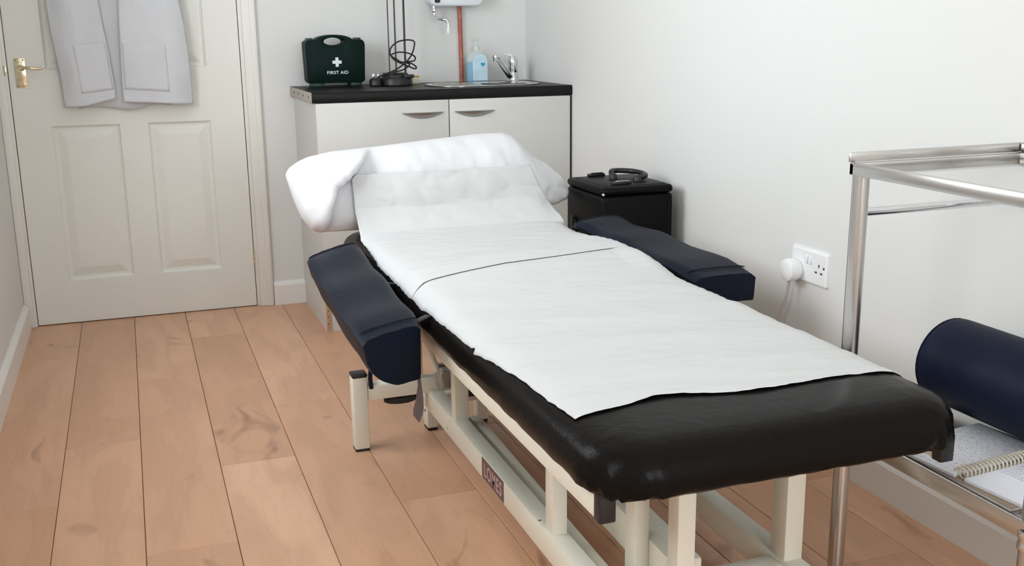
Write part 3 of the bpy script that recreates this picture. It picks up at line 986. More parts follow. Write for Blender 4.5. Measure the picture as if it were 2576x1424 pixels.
MB().lathe((LX, LY, 1.42), [(0.05, 0), (0.052, 0.003), (0.052, 0.02), (0.045, 0.026)], 40).build('top_cap', 'black', t)
cab = smooth_path([(0.932, 4.125, ZW + 0.034), (0.966, 4.115, ZW + 0.048), (0.998, 4.10, ZW + 0.062), (1.035, 4.095, ZW + 0.086), (1.066, 4.10, ZW + 0.118), (1.082, 4.11, ZW + 0.155),
                   (1.080, 4.115, ZW + 0.172), (1.050, 4.115, ZW + 0.176), (1.012, 4.11, ZW + 0.168), (0.985, 4.105, ZW + 0.145), (0.982, 4.10, ZW + 0.120), (1.000, 4.095, ZW + 0.098),
                   (1.040, 4.09, ZW + 0.080), (1.074, 4.09, ZW + 0.066), (1.084, 4.10, ZW + 0.072), (1.070, 4.13, ZW + 0.086), (1.030, 4.13, ZW + 0.092), (1.012, 4.12, ZW + 0.102),
                   (0.984, 4.10, ZW + 0.118), (1.010, 4.09, ZW + 0.130), (1.050, 4.09, ZW + 0.126), (1.078, 4.095, ZW + 0.112), (1.076, 4.10, ZW + 0.096), (1.045, 4.105, ZW + 0.092), (1.060, 4.11, ZW + 0.080),
                   (1.030, 4.10, ZW + 0.062), (0.995, 4.10, ZW + 0.054), (0.972, 4.105, ZW + 0.040), (0.955, 4.115, ZW + 0.030)], 6)
MB().tube(cab, 0.0030, 8).build('cable', 'rubber', t, label='coiled black cable')
pg = MB().lathe((0.926, 4.135, ZW), [(0.020, 0.001), (0.024, 0.004), (0.024, 0.022), (0.018, 0.030), (0.010, 0.033)], 24)
pg = pg.build('mains_plug', 'black', t)
for x, y in ((0.916, 4.13), (0.936, 4.13), (0.924, 4.15)):
    MB().box((x - 0.0028, y - 0.002, ZW + 0.030), (x + 0.0028, y + 0.002, ZW + 0.048), 0.0006).build('pin', 'chrome', pg)
t = thing('ointment_carton', (1.118, 4.255, ZW), 'small cream carton with ochre band behind the rod lamp', 'box')
MB().box((1.104, 4.24, ZW + 0.0002), (1.132, 4.268, ZW + 0.035), 0.0006).build('carton', 'carton', t)
MB().box((1.1035, 4.2395, ZW + 0.026), (1.1325, 4.2685, ZW + 0.032)).build('printed_band', 'carton_band', t, smooth=0)

# ------------------------------------------------------------------ treatment couch
MX0, MX1, MY0, MY1 = 0.566, 1.223, 1.215, 3.10
MZ0, MZT = 0.450, 0.527
t = thing('treatment_couch', (0.90, 2.1, 0), 'adjustable treatment couch with black padded top and cream steel frame', 'treatment couch')
couch = t


def mat_ring(ins, z, amp=0.0):
    r = [0.10, 0.05, 0.05, 0.10]
    pts = []
    base = rrect(MX0 + ins, MX1 - ins, MY0 + ins, MY1 - ins, [max(0.095 - ins, 0.02), 0.05, 0.05, max(0.095 - ins, 0.02)], 22)
    # subdivide straight sides
    out = []
    n = len(base)
    for i in range(n):
        p, q2 = Vector(base[i]), Vector(base[(i + 1) % n])
        out.append(p)
        if i % 23 == 22:                       # the four straight sides
            k = 60 if (i // 23) % 2 == 0 else 22
            for j in range(1, k):
                out.append(p.lerp(q2, j / k))
    c = Vector(((MX0 + MX1) / 2, (MY0 + MY1) / 2))
    res = []
    for i, p in enumerate(out):
        dcorn = min((p - Vector((MX0 + 0.03, MY0 + 0.03))).length, (p - Vector((MX1 - 0.03, MY0 + 0.03))).length)
        w_ = max(0.25, 1.0 - dcorn / 0.16)
        s = fbm(p.x * 55, p.y * 55, 3.0, 2) * amp * w_
        s2 = fbm(p.x * 55, p.y * 55, 9.0, 2) * amp * 0.8 * w_
        nrm = (p - c); nrm.y *= 0.35
        nrm = nrm.normalized() if nrm.length else Vector((0, 0))
        res.append((p.x + nrm.x * s, p.y + nrm.y * s, z + s2))
    return res


rings = [mat_ring(0.030, MZ0 + 0.004), mat_ring(0.012, MZ0 - 0.001, 0.010), mat_ring(0.002, MZ0 + 0.006, 0.012), mat_ring(-0.001, MZ0 + 0.018, 0.009), mat_ring(0.0, MZ0 + 0.030, 0.006),
         mat_ring(0.004, MZ0 + 0.044, 0.003), mat_ring(0.011, MZ0 + 0.056, 0.001), mat_ring(0.022, MZ0 + 0.066), mat_ring(0.038, MZ0 + 0.073), mat_ring(0.06, MZ0 + 0.0765),
         mat_ring(0.10, MZ0 + 0.078), mat_ring(0.16, MZT + 0.002)]
MB().loft(rings).build('mattress', 'leather', t, smooth=80)


def cush_z(x, y):
    ins = min(x - MX0, MX1 - x, y - MY0, MY1 - y)
    tab = [(-0.002, MZ0 + 0.020), (0.0, MZ0 + 0.030), (0.004, MZ0 + 0.044), (0.011, MZ0 + 0.056), (0.022, MZ0 + 0.066), (0.038, MZ0 + 0.073), (0.06, MZ0 + 0.0765), (0.10, MZ0 + 0.078), (0.16, MZT + 0.002)]
    return interp(tab, ins)


# side rails with black end caps
for x0, x1 in ((0.584, 0.609), (1.192, 1.217)):
    r_ = MB().box((x0, 1.282, 0.408), (x1, 3.06, 0.450), 0.003).build('side_rail', 'paint', t, smooth=40)
    MB().box((x0 - 0.001, 1.262, 0.406), (x1 + 0.001, 1.284, 0.4535), 0.003).build('end_cap', 'black', r_)
# cross members under the mattress
for y in (1.44, 1.76, 2.40, 2.66, 3.00):
    MB().box((0.609, y, 0.412), (1.192, y + 0.035, 0.447), 0.003).build('cross_member', 'paint', t, smooth=40)
# floor frame
for x0, x1 in ((0.700, 0.741), (1.068, 1.110)):
    MB().bar(((x0 + x1) / 2, 1.36, 0.104), ((x0 + x1) / 2, 2.665, 0.118), x1 - x0, 0.058, 0.004).build('base_beam', 'paint', t, smooth=40)
MB().box((0.741, 1.50, 0.082), (1.068, 1.545, 0.128), 0.004).build('base_cross_tube', 'paint', t, smooth=40)
# far cross tube, ends carry the stabiliser feet
MB().box((0.534, 2.630, 0.140), (1.275, 2.672, 0.182), 0.004).build('base_cross_tube', 'paint', t, smooth=40)
for x0 in (0.4935, 1.275):
    lg = MB().box((x0, 2.627, 0.006), (x0 + 0.0405, 2.6685, 0.208), 0.004).build('leg', 'paint', t, smooth=40)
    MB().box((x0 - 0.001, 2.626, 0.2075), (x0 + 0.0415, 2.6695, 0.218), 0.004).build('top_cap', 'black', lg)
    MB().box((x0 + 0.001, 2.628, 0.0), (x0 + 0.0395, 2.6675, 0.0065), 0.002).build('foot_pad', 'rubber', lg)
# short feet
for x0, y0, h in ((0.716, 2.705, 0.112), (0.869, 2.715, 0.10), (1.075, 2.705, 0.112), (0.702, 1.365, 0.10), (1.070, 1.365, 0.10)):
    f_ = MB().box((x0, y0, 0.008), (x0 + 0.030, y0 + 0.045, h), 0.003).build('foot', 'paint', t, smooth=40)
    MB().box((x0 + 0.001, y0 + 0.001, 0.0), (x0 + 0.029, y0 + 0.044, 0.009), 0.002).build('foot_pad', 'rubber', f_)
MB().lathe((0.7158, 2.728, 0.055), [(0.0045, -0.0008), (0.0045, 0.0005)], 12, 'X').build('bolt_hole', 'dark_hole', t)
MB().box((0.700, 2.665, 0.088), (1.112, 2.735, 0.118), 0.004).build('base_cross_tube', 'paint', t, smooth=40)
# lift arms
MB().bar((0.770, 1.50, 0.075), (0.770, 2.46, 0.108), 0.040, 0.036, 0.004).build('lift_arm', 'paint', t, smooth=40)
MB().bar((0.851, 1.475, 0.155), (0.851, 2.45, 0.195), 0.060, 0.076, 0.005).build('lift_arm', 'paint', t, smooth=40)
# posts
def post(x0, x1, y0, y1, z0, z1):
    MB().box((x0, y0, z0), (x1, y1, z1), 0.004).build('post', 'paint', t, smooth=40)
post(0.706, 0.738, 1.745, 1.785, 0.130, 0.413)
post(0.7055, 0.743, 2.395, 2.430, 0.140, 0.413)
post(0.660, 0.692, 2.645, 2.668, 0.180, 0.413)
post(0.790, 0.821, 1.560, 1.60, 0.128, 0.413)
post(0.803, 0.838, 1.425, 1.462, 0.10, 0.413)
post(1.070, 1.110, 1.50, 1.548, 0.128, 0.413)
post(1.070, 1.108, 2.50, 2.54, 0.14, 0.413)
# actuator and its strut
MB().tube([(0.668, 2.56, 0.34), (0.700, 2.53, 0.235)], 0.0088, 14).build('strut', 'paint', t)
m = MB().box((0.700, 2.515, 0.188), (0.735, 2.555, 0.250), 0.006)
m.lathe((0.7175, 2.512, 0.226), [(0.011, 0), (0.012, 0.003), (0.012, 0.006)], 16, 'Y')
m.build('strut_bracket', 'grey_metal', t)
MB().tube([(0.745, 2.545, 0.185), (0.93, 2.50, 0.20)], 0.036, 24).build('actuator', 'black', t)
m = MB().box((0.835, 2.435, 0.225), (0.862, 2.465, 0.262), 0.004)
m.lathe((0.822, 2.45, 0.243), [(0.010, 0), (0.010, 0.014)], 14, 'X')
m.build('pivot_bracket', 'paint', t)
# foot pedal under the far cross tube
MB().lathe((0.628, 2.655, 0.120), [(0.040, 0.0), (0.046, 0.003), (0.046, 0.012), (0.040, 0.0165)], 32, 'Z', 0.6).build('foot_pedal', 'rubber', t)
MB().box((0.62, 2.64, 0.132), (0.64, 2.66, 0.142)).build('pedal_bracket', 'black', t)
# nameplate on the outer face of the left base beam
npb = MB()
def beam_z(y):
    return 0.104 + (0.118 - 0.104) * (y - 1.36) / (2.665 - 1.36)
ya, yb_ = 2.015, 2.165
xa = 0.6993
rng = []
npb.prism([(ya, beam_z(ya) - 0.024), (yb_, beam_z(yb_) - 0.024), (yb_, beam_z(yb_) + 0.026), (ya, beam_z(ya) + 0.026)], xa, xa + 0.001, 'YZ')
npl = npb.build('nameplate', 'plate', t, smooth=0, label='maroon maker plate')
rotp = ROT_LEFT
tilt = math.atan((0.118 - 0.104) / 1.305)
text_mesh('lettering', 'LOMES', 0.047, (xa - 0.0003, 2.088, beam_z(2.088)), Matrix.Rotation(tilt, 3, 'X') @ rotp, 'plate_print', npl, bold=0.0004, sx=0.80)


# armrest bolsters strapped to the sides
def armrest(label, sec, straps, extra=None, inner=1):
    """sec: cross sections (y at left, y at right, x0, x1, ztop, depth)"""
    y_, _, a, b, z, d = sec[0]
    t = thing('armrest_cushion', ((a + b) / 2, y_, z - d), label, 'armrest', 'padded armrests strapped to the couch sides')
    rings = []
    nsec = 18
    for i in range(nsec + 1):
        u = i / nsec * (len(sec) - 1)
        k = min(int(u), len(sec) - 2); f = u - k
        yl, yr, x0, x1, zt, dp = [sec[k][j] + (sec[k + 1][j] - sec[k][j]) * f for j in range(6)]
        e = 1.0
        if i == 0 or i == nsec:
            e = 0.93
        elif i == 1 or i == nsec - 1:
            e = 0.985
        cx = (x0 + x1) / 2; hw = (x1 - x0) / 2 * e
        ringp = []
        n = 12
        sag = 0.004 * math.sin(i * 0.9) * (1 if 1 < i < nsec - 1 else 0)
        for q in range(n + 1):            # flat top, left to right
            s = -1 + 2 * q / n
            edge = 0.010 * max(0, (abs(s) - 0.8) / 0.2) ** 2
            ringp.append((s, -edge + 0.0035 * (1 - s * s) - (1 - e) * 0.1))
        for q in range(1, 19):            # belly, right to left: hangs straight on the right, sweeps up to the left
            if q < 4:
                sq, f2 = 1.0 - 0.012 * q, 0.30 * q
            elif q == 4:
                sq, f2 = 0.93, 1.0
            else:
                sq = 0.93 - 1.93 * (q - 4) / 15
                f2 = 1.0 if sq > 0.5 else math.sqrt(max(0.0, 1 - ((0.5 - sq) / 1.5) ** 2))
            ringp.append((sq, -0.012 - (dp - 0.012) * f2 * e))
        ring3 = []
        for s, dz in ringp:
            x = cx + hw * s
            yy = yl + (yr - yl) * (s + 1) / 2
            ring3.append((x, yy, zt + dz + sag + 0.0018 * fbm(x * 30, yy * 14, 2)))
        rings.append(ring3)
    body = MB().loft(rings)
    body = body.build('pad', 'navy', t, smooth=55)
    # raised seams across the top
    for fr in (0.045, 0.53, 0.95):
        u = fr * (len(sec) - 1); k = min(int(u), len(sec) - 2); f = u - k
        yl, yr, x0, x1, zt, dp = [sec[k][j] + (sec[k + 1][j] - sec[k][j]) * f for j in range(6)]
        pts = []
        for q in range(13):
            s = -0.90 + 1.80 * q / 12
            pts.append(((x0 + x1) / 2 + (x1 - x0) / 2 * s, yl + (yr - yl) * (s + 1) / 2, zt + 0.0035 * (1 - s * s) - 0.010 * max(0, (abs(s) - 0.8) / 0.2) ** 2 + 0.0002))
        MB().tube(pts, 0.0016, 6).build('seam', 'navy', body)
    for p in straps:
        a, b = Vector(p[0]), Vector(p[1])
        MB().bar(a, b, p[2], 0.004, 0.0012).build('strap', 'black', t)
    if extra:
        extra(t)
    return t


def left_extra(t):
    # tapered strap end hanging below the near end of the pad
    pts = [(0.531, 2.07, 0.405, 0.003), (0.533, 2.07, 0.365, 0.004), (0.532, 2.07, 0.335, 0.008), (0.528, 2.068, 0.312, 0.0115), (0.526, 2.066, 0.300, 0.010), (0.528, 2.066, 0.283, 0.001)]
    MB().loft([[(x - w_, y, z), (x + w_, y, z), (x + w_, y + 0.002, z), (x - w_, y + 0.002, z)] for x, y, z, w_ in pts]).build('strap_end', 'strap_brown', t, label='brown pointed strap end')
    MB().tube(smooth_path([(0.556, 2.60, 0.42), (0.556, 2.60, 0.30), (0.543, 2.605, 0.25), (0.538, 2.61, 0.215), (0.541, 2.615, 0.18)], 6), 0.006, 8).build('strap_loop', 'navy', t)


armrest('navy padded armrest strapped along the left side of the couch, nearest the door',
        [(1.975, 2.055, 0.390, 0.540, 0.510, 0.132), (2.33, 2.43, 0.389, 0.546, 0.527, 0.122), (2.66, 2.83, 0.392, 0.556, 0.544, 0.105)],
        [((0.534, 2.10, 0.496), (0.570, 2.12, 0.502), 0.018), ((0.542, 2.42, 0.512), (0.570, 2.43, 0.503), 0.018), ((0.548, 2.80, 0.524), (0.571, 2.81, 0.505), 0.02)], left_extra)
armrest('dark padded armrest strapped along the right side of the couch, beside the white wall',
        [(2.20, 2.20, 1.262, 1.446, 0.509, 0.080), (2.50, 2.50, 1.234, 1.405, 0.535, 0.062), (2.66, 2.70, 1.205, 1.372, 0.548, 0.040), (2.74, 2.84, 1.165, 1.336, 0.563, 0.036)],
        [((1.215, 2.36, 0.512), (1.265, 2.36, 0.512), 0.02), ((1.205, 2.14, 0.505), (1.258, 2.24, 0.492), 0.012)], inner=1)

# ------------------------------------------------------------------ pillow
PT = [(0.415, 0.700), (0.425, 0.716), (0.455, 0.734), (0.485, 0.745), (0.554, 0.757), (0.694, 0.765), (0.85, 0.777), (1.011, 0.788), (1.09, 0.788), (1.125, 0.778), (1.155, 0.752), (1.185, 0.716),
      (1.25, 0.682), (1.30, 0.638), (1.332, 0.592)]
PB = [(0.415, 0.690), (0.430, 0.622), (0.445, 0.578), (0.468, 0.543), (0.490, 0.534), (0.52, 0.532), (0.60, 0.532), (1.15, 0.532), (1.205, 0.560), (1.26, 0.560), (1.31, 0.566), (1.332, 0.584)]


def pil_T(x):
    u = (x - 0.415) / (1.332 - 0.415)
    return 0.012 + 0.070 * min(1, (max(0, math.sin(math.pi * min(max(u, 0), 1)))) ** 0.55)


def pil_mid(x, z):
    return 3.022 + (z - 0.53) * 0.36


def pil_front(x, z, side=-1, fine=1.0):
    zt, zb = interp(PT, x), interp(PB, x)
    zm, hh = (zt + zb) / 2, max((zt - zb) / 2, 0.004)
    s = max(-1, min(1, (z - zm) / hh))
    th = pil_T(x) * math.sqrt(max(0, 1 - abs(s) ** 2.4))
    if side < 0:
        # the corner lobe at the left folds forward over itself
        xb = interp([(0.53, 0.500), (0.56, 0.512), (0.61, 0.524), (0.66, 0.546), (0.70, 0.60), (0.80, 0.70)], z)
        lobe = 0.075 / (1 + math.exp((x - xb) / 0.0045)) * min(1, max(0, (x - 0.415) / 0.03)) * math.sqrt(max(0, 1 - abs(s) ** 4))
        # loose creases
        cr = 0.009 * fbm(x * 7, z * 11, 1.3) * (0.35 + 0.65 * fine) + 0.006 * fine * fbm(x * 19, z * 26, 4.1)
        xe = interp([(0.54, 1.212), (0.70, 1.155), (0.785, 1.105)], z)
        q_ = x - xe
        th -= 0.80 * (q_ + math.sqrt(q_ * q_ + 0.00008)) / 2
        th = th * 1.0 + lobe + cr * min(1, th / 0.03)
    if side > 0:
        xe = interp([(0.54, 1.212), (0.70, 1.155), (0.785, 1.105)], z)
        th += 0.80 * max(0, x - xe)
    return pil_mid(x, z) + side * th


nx, ns = 150, 44
m = MB()
rings = []
for i in range(nx + 1):
    u = i / nx
    x = 0.4155 + (1.3315 - 0.4155) * u
    zt, zb = interp(PT, x), interp(PB, x)
    ring3 = []
    for k in range(ns):
        a = 2 * math.pi * k / ns
        z = (zt + zb) / 2 + (zt - zb) / 2 * math.sin(a)
        side = -1 if math.cos(a) >= 0 else 1
        ring3.append((x, pil_front(x, z, side), z))
    rings.append(ring3)
m.loft(rings)
tag(m.build('pillow', 'cotton', origin=(0.86, 3.02, 0.53), smooth=180), 'plump white pillow at the head end of the treatment couch', 'pillow')


# ------------------------------------------------------------------ couch paper
def paper_thick(fn, nu, nv, name, label, org):
    return tag(MB().grid(fn, nu, nv).build(name, 'paper', smooth=180, origin=org, solid=0.0006, recalc=False), label, 'paper sheet', 'sheets of couch roll paper')


LOW_L = [(1.383, 0.597), (1.45, 0.594), (1.612, 0.588), (1.754, 0.578), (1.815, 0.574), (1.826, 0.583), (1.835, 0.577), (1.995, 0.575), (2.119, 0.573), (2.20, 0.571), (2.27, 0.573), (2.31, 0.585), (2.44, 0.60)]
LOW_R = [(1.383, 1.214), (1.479, 1.216), (1.70, 1.2155), (1.87, 1.217), (1.880, 1.215), (1.90, 1.193), (1.994, 1.183), (2.075, 1.184), (2.178, 1.200), (2.26, 1.212), (2.34, 1.217), (2.40, 1.219), (2.44, 1.212)]


def crest(x, y):
    yc = 2.285 + 0.14 * (x - 0.57) / 0.65
    w_ = 0.17 if y < yc else 0.13
    return 0.023 * math.exp(-((y - yc) / w_) ** 2) * (0.35 + 0.65 * min(1, max(0, (x - 0.57) / 0.25)))


def low_sheet(u, v):
    y0 = 1.383 + 0.012 * math.sin(u * 9) * u * (1 - u) * 2 + 0.022 * math.exp(-((u - 0.27) / 0.12) ** 2) + 0.0015 * fbm(u * 40, 0, 8)
    y = y0 + (2.44 - y0) * v
    xl, xr = interp(LOW_L, y) + 0.0012 * fbm(y * 30, 1.0, 0), interp(LOW_R, y) + 0.0012 * fbm(y * 30, 7.0, 0)
    x = xl + (xr - xl) * u
    k = 1.6 * v
    wr = 0.0042 * abs(fbm(x * 4 + y * 2.2, y * 13, 0.5)) + 0.0016 * abs(fbm(x * 16, y * 38, 3))
    # gentle transverse waves, raised near the far edge
    wave = 0.0042 * (1 if y < 2.16 else max(0.0, 1 - (y - 2.16) / 0.10)) * (0.5 + 0.5 * math.sin(y * 34 + x * 7 + 2 * fbm(x * 2, y * 2, 1))) * (0.3 + 0.7 * math.sin(math.pi * min(1, v)) )
    rise = 0.0
    lift = 0.0
    if u > 0.85 and y > 2.18:
        lift = 0.016 * (u - 0.85) / 0.15 * math.sin(math.pi * min(1, (y - 2.18) / 0.26))
    edge = min(u, 1 - u)
    yu = 2.272 + 0.14 * u
    if y > yu - 0.04:               # tucked flat under the upper sheet
        wr *= max(0.0, 1 - (y - yu + 0.04) / 0.04)
    if y > yu:
        wr -= 0.0010 * min(1, (y - yu) / 0.03)
    return (x, y, cush_z(x, max(y, 1.3)) + 0.0012 + wr + wave * min(1, edge * 12 + 0.3) + crest(x, y) * min(1, edge * 14 + 0.25) + lift)


paper_thick(low_sheet, 110, 150, 'paper_sheet', 'white couch paper covering the nearer, foot half of the black couch', (0.9, 1.85, 0.53))

UP_L = [(2.27, 0.573), (2.285, 0.571), (2.45, 0.572), (2.62, 0.574), (2.75, 0.582), (2.90, 0.588), (3.05, 0.589), (3.2, 0.590), (3.3, 0.592)]
UP_R = [(2.27, 1.222), (2.36, 1.226), (2.43, 1.227), (2.44, 1.218), (2.53, 1.219), (2.69, 1.226), (2.70, 1.205), (2.74, 1.188), (2.80, 1.192), (2.90, 1.214), (2.98, 1.214), (3.10, 1.19), (3.2, 1.165), (3.3, 1.145)]
PROF = [(0.0, 2.272), (0.55, 2.90)]


def up_sheet(u, v):
    if v < 0.62:
        t_ = v / 0.62
        ya = 2.272 + 0.004 * math.sin(u * 7) + 0.14 * u      # the fold line runs slightly askew
        yb2 = 2.90
        y = ya + (yb2 - ya) * t_
        s = y
        xl, xr = interp(UP_L, s) + 0.0012 * fbm(y * 30, 3.0, 0), interp(UP_R, s) + 0.0015 * fbm(y * 30, 5.0, 0)
        x = xl + (xr - xl) * u
        edge = min(u, 1 - u)
        wr = 0.0052 * abs(fbm(x * 4, y * 11, 7)) + 0.0020 * abs(fbm(x * 13, y * 30, 2))
        ridge = 0.0045 * math.exp(-((t_ - 0.10) / 0.08) ** 2) + 0.0025 + 0.006 * min(1, t_ / 0.12)
        lift = 0.012 * math.exp(-((t_ - 0.35) / 0.16) ** 2) * max(0, (u - 0.75) / 0.25)
        return (x, y, cush_z(x, y) + 0.0016 + wr * min(1, t_ * 8) + 0.0045 * min(1, t_ * 6) + crest(x, y) * min(1, edge * 14 + 0.3) + 0.0022 * math.sin(min(1, edge * 20) * math.pi / 2) + lift)
    t_ = (v - 0.62) / 0.38
    # up the face of the pillow
    z = 0.530 + 0.168 * t_ ** 1.5
    s = 2.90 + 0.40 * t_
    xl, xr = interp(UP_L, s), interp(UP_R, s)
    x = xl + (xr - xl) * u
    yp = pil_front(x, max(z, 0.58), -1, 0.0) - 0.011
    q_ = min(1.0, max(0.0, (z - 0.53) / 0.155))
    y65 = pil_front(x, 0.685, -1, 0.0) - 0.011
    yfree = 2.90 + (y65 - 2.90) * (1 - (1 - q_) ** 2.0)
    y = min(yp, yfree) if q_ < 1 else yp
    z2 = max(z, cush_z(x, min(y, 3.0)) + 0.006)
    return (x, y - 0.011 * abs(fbm(x * 6 + z * 6, z * 8, 6)) * min(1, t_ * 3) - 0.0015 * abs(fbm(x * 22, z * 26, 6)), z2 + 0.0065 * (1 - t_))


paper_thick(up_sheet, 110, 170, 'paper_sheet', 'white couch paper draped over the pillow and head half of the couch', (0.9, 2.6, 0.53))

# ------------------------------------------------------------------ beauty case against the right wall
AX0, AX1, AY0, AY1, AZ = 1.337, 1.582, 2.895, 3.175, 0.627
t = thing('beauty_case', ((AX0 + AX1) / 2, (AY0 + AY1) / 2, 0), 'tall black carry case with top handle beside the white wall', 'case')
MB().box((AX0, AY0, 0.012), (AX1, AY1, 0.5995), 0.012, seg=3).build('case_body', 'black_tex', t, smooth=50)
MB().box((AX0 - 0.001, AY0 - 0.001, 0.6005), (AX1 + 0.001, AY1 + 0.001, AZ), 0.013, seg=3).build('case_lid', 'black_tex', t, smooth=50)
m = MB().box((AX0 + 0.02, AY0 + 0.02, AZ - 0.002), (AX1 - 0.02, AY1 - 0.02, AZ + 0.0015), 0.001)
m.build('top_panel', 'black_tex', t)
for x, y in ((AX0 + 0.012, AY0 + 0.001), (AX1 - 0.012, AY0 + 0.001)):
    MB().box((x - 0.007, y - 0.003, 0.02), (x + 0.007, y + 0.002, 0.58), 0.002).build('corner_trim', 'black_tex', t)
MB().lathe((AX0 + 0.004, AY0 + 0.004, 0.607), [(0.0035, -0.006), (0.005, -0.003)], 12, 'Y').build('corner_stud', 'chrome', t)
for x, y, w_ in ((1.402, 3.140, 0.060), (1.392, 2.935, 0.066)):
    l_ = MB().box((x, y, AZ + 0.001), (x + w_, y + 0.020, AZ + 0.010), 0.003, rot=Matrix.Rotation(math.radians(8), 3, 'Z')).build('lid_latch', 'black', t)
    MB().box((x + 0.01, y + 0.002, AZ + 0.010), (x + w_ - 0.008, y + 0.009, AZ + 0.0135), 0.001).build('latch_lip', 'grey_metal' if y < 3 else 'black', l_)
hd = smooth_path([(1.452, 3.060, AZ + 0.008), (1.456, 3.085, AZ + 0.022), (1.485, 3.105, AZ + 0.022), (1.53, 3.085, AZ + 0.020), (1.545, 3.035, AZ + 0.018), (1.530, 2.990, AZ + 0.016), (1.495, 2.985, AZ + 0.012)], 7)
h_ = MB().tube(hd, 0.0085, 14).build('carry_handle', 'black', t)
for p in ((1.452, 3.062), (1.500, 2.985)):
    MB().lathe((p[0], p[1], AZ), [(0.013, 0.001), (0.013, 0.014), (0.009, 0.019)], 16).build('handle_mount', 'black', h_)
m = MB().box((AX0 - 0.006, AY0 + 0.195, 0.455), (AX0 - 0.0005, AY0 + 0.235, 0.500), 0.002)
m.box((AX0 - 0.010, AY0 + 0.205, 0.462), (AX0 - 0.005, AY0 + 0.225, 0.512), 0.0015)
m.build('side_latch', 'black', t)
for x in (AX0 + 0.03, AX1 - 0.05):
    for y in (AY0 + 0.03, AY1 - 0.05):
        MB().lathe((x + 0.01, y + 0.01, 0), [(0.010, 0.0), (0.012, 0.002), (0.012, 0.013)], 14).build('foot', 'rubber', t)

# ------------------------------------------------------------------ wall socket, plug and cord
t = thing('wall_socket', (XR, 2.233, 0.497), 'white double wall socket low on the right wall', 'socket')
SYa, SYb, SZa, SZb = 2.157, 2.309, 0.453, 0.541
m = MB().loft([[(XR - d, y, z) for y, z in rrect(SYa + i, SYb - i, SZa + i, SZb - i, 0.004, 3)] for d, i in ((0, 0), (0.006, 0.0005), (0.009, 0.004), (0.0092, 0.006))])
m.build('faceplate', 'socket', t, smooth=40)
for y in (2.2245, 2.2405):
    MB().box((XR - 0.0125, y - 0.0055, 0.505), (XR - 0.0088, y + 0.0055, 0.527), 0.0012, rot=Matrix.Rotation(math.radians(7), 3, 'Y')).build('rocker_switch', 'socket', t)
m = MB()
for y, z, a, b in ((2.188, 0.506, 0.0022, 0.004), (2.199, 0.488, 0.004, 0.0022), (2.177, 0.488, 0.004, 0.0022), (2.1675, 0.503, 0.0028, 0.0028)):
    m.box((XR - 0.0097, y - a, z - b), (XR - 0.0090, y + a, z + b))
m.build('pin_hole', 'dark_hole', t, smooth=0)
t = thing('mains_plug', (XR - 0.02, 2.285, 0.462), 'round white plug in the wall socket with grey cord hanging down', 'plug')
m = MB().lathe((XR - 0.046, 2.281, 0.480), [(0.022, 0), (0.029, 0.003), (0.0305, 0.008), (0.0300, 0.032), (0.027, 0.0365)], 32, 'X')
m.build('plug_body', 'socket', t)
MB().tube(smooth_path([(XR - 0.030, 2.284, 0.462), (XR - 0.030, 2.284, 0.44), (XR - 0.032, 2.290, 0.40), (XR - 0.036, 2.305, 0.36), (XR - 0.045, 2.325, 0.27), (XR - 0.05, 2.36, 0.15), (XR - 0.05, 2.42, 0.04), (XR - 0.06, 2.50, 0.0045), (XR - 0.08, 2.62, 0.0045)], 8),
          0.0042, 10).build('cord', 'grey_cord', t)

# ------------------------------------------------------------------ steel trolley
TX0, TX1, TY0, TY1 = 1.2275, 1.625, 1.103, 1.588
TZ = 0.845
t = thing('instrument_trolley', ((TX0 + TX1) / 2, (TY0 + TY1) / 2, 0), 'stainless steel two-tier trolley against the right wall by the couch foot', 'trolley')
R_ = 0.0155
LEGS = [(TX0 + R_, TY1 - R_), (TX1 - R_, 1.400), (TX0 + R_, TY0 + R_), (TX1 - R_, TY0 + R_)]
for x, y in LEGS:
    lg = MB().tube([(x, y, 0.012), (x, y, 0.842)], R_, 28).build('leg', 'steel', t, smooth=60)
    MB().lathe((x, y, 0), [(0.014, 0), (0.017, 0.003), (0.017, 0.014)], 20).build('rubber_foot', 'rubber', lg)
    MB().lathe((x, y, 0), [(0.0165, 0.312), (0.0185, 0.316), (0.0185, 0.322), (0.0168, 0.326), (0.0168, 0.330), (0.0195, 0.335), (0.0195, 0.345), (0.0168, 0.350)], 28).build('collar', 'chrome', lg)
# top frame: four flat rails
m = MB()
m.box((TX0, TY0, 0.836), (TX0 + 0.012, TY1, 0.858), 0.002); m.box((TX1 - 0.012, TY0, 0.836), (TX1, TY1, 0.858), 0.002)
m.box((TX0, TY1 - 0.012, 0.836), (TX1, TY1, 0.858), 0.002); m.box((TX0, TY0, 0.836), (TX1, TY0 + 0.012, 0.858), 0.002)
m.build('top_frame', 'steel', t, smooth=40)
# raised rim round three sides
MB().box((TX0 - 0.003, TY1 - 0.004, 0.859), (TX1, TY1 + 0.001, 0.877), 0.002).build('raised_rim', 'steel', t, smooth=40)
MB().box((TX1 - 0.005, TY0 + 0.02, 0.859), (TX1, TY1 - 0.005, 0.877), 0.002).build('raised_rim', 'steel', t, smooth=40)
MB().box((TX0 + 0.012, TY0 + 0.012, 0.850), (TX1 - 0.012, TY1 - 0.012, 0.854)).build('glass_shelf', 'glass', t, smooth=0)
MB().tube([(LEGS[0][0], LEGS[0][1], 0.768), (LEGS[1][0], LEGS[0][1], 0.768), (LEGS[1][0], LEGS[1][1], 0.768)], 0.0085, 18).build('cross_bar', 'chrome', t)
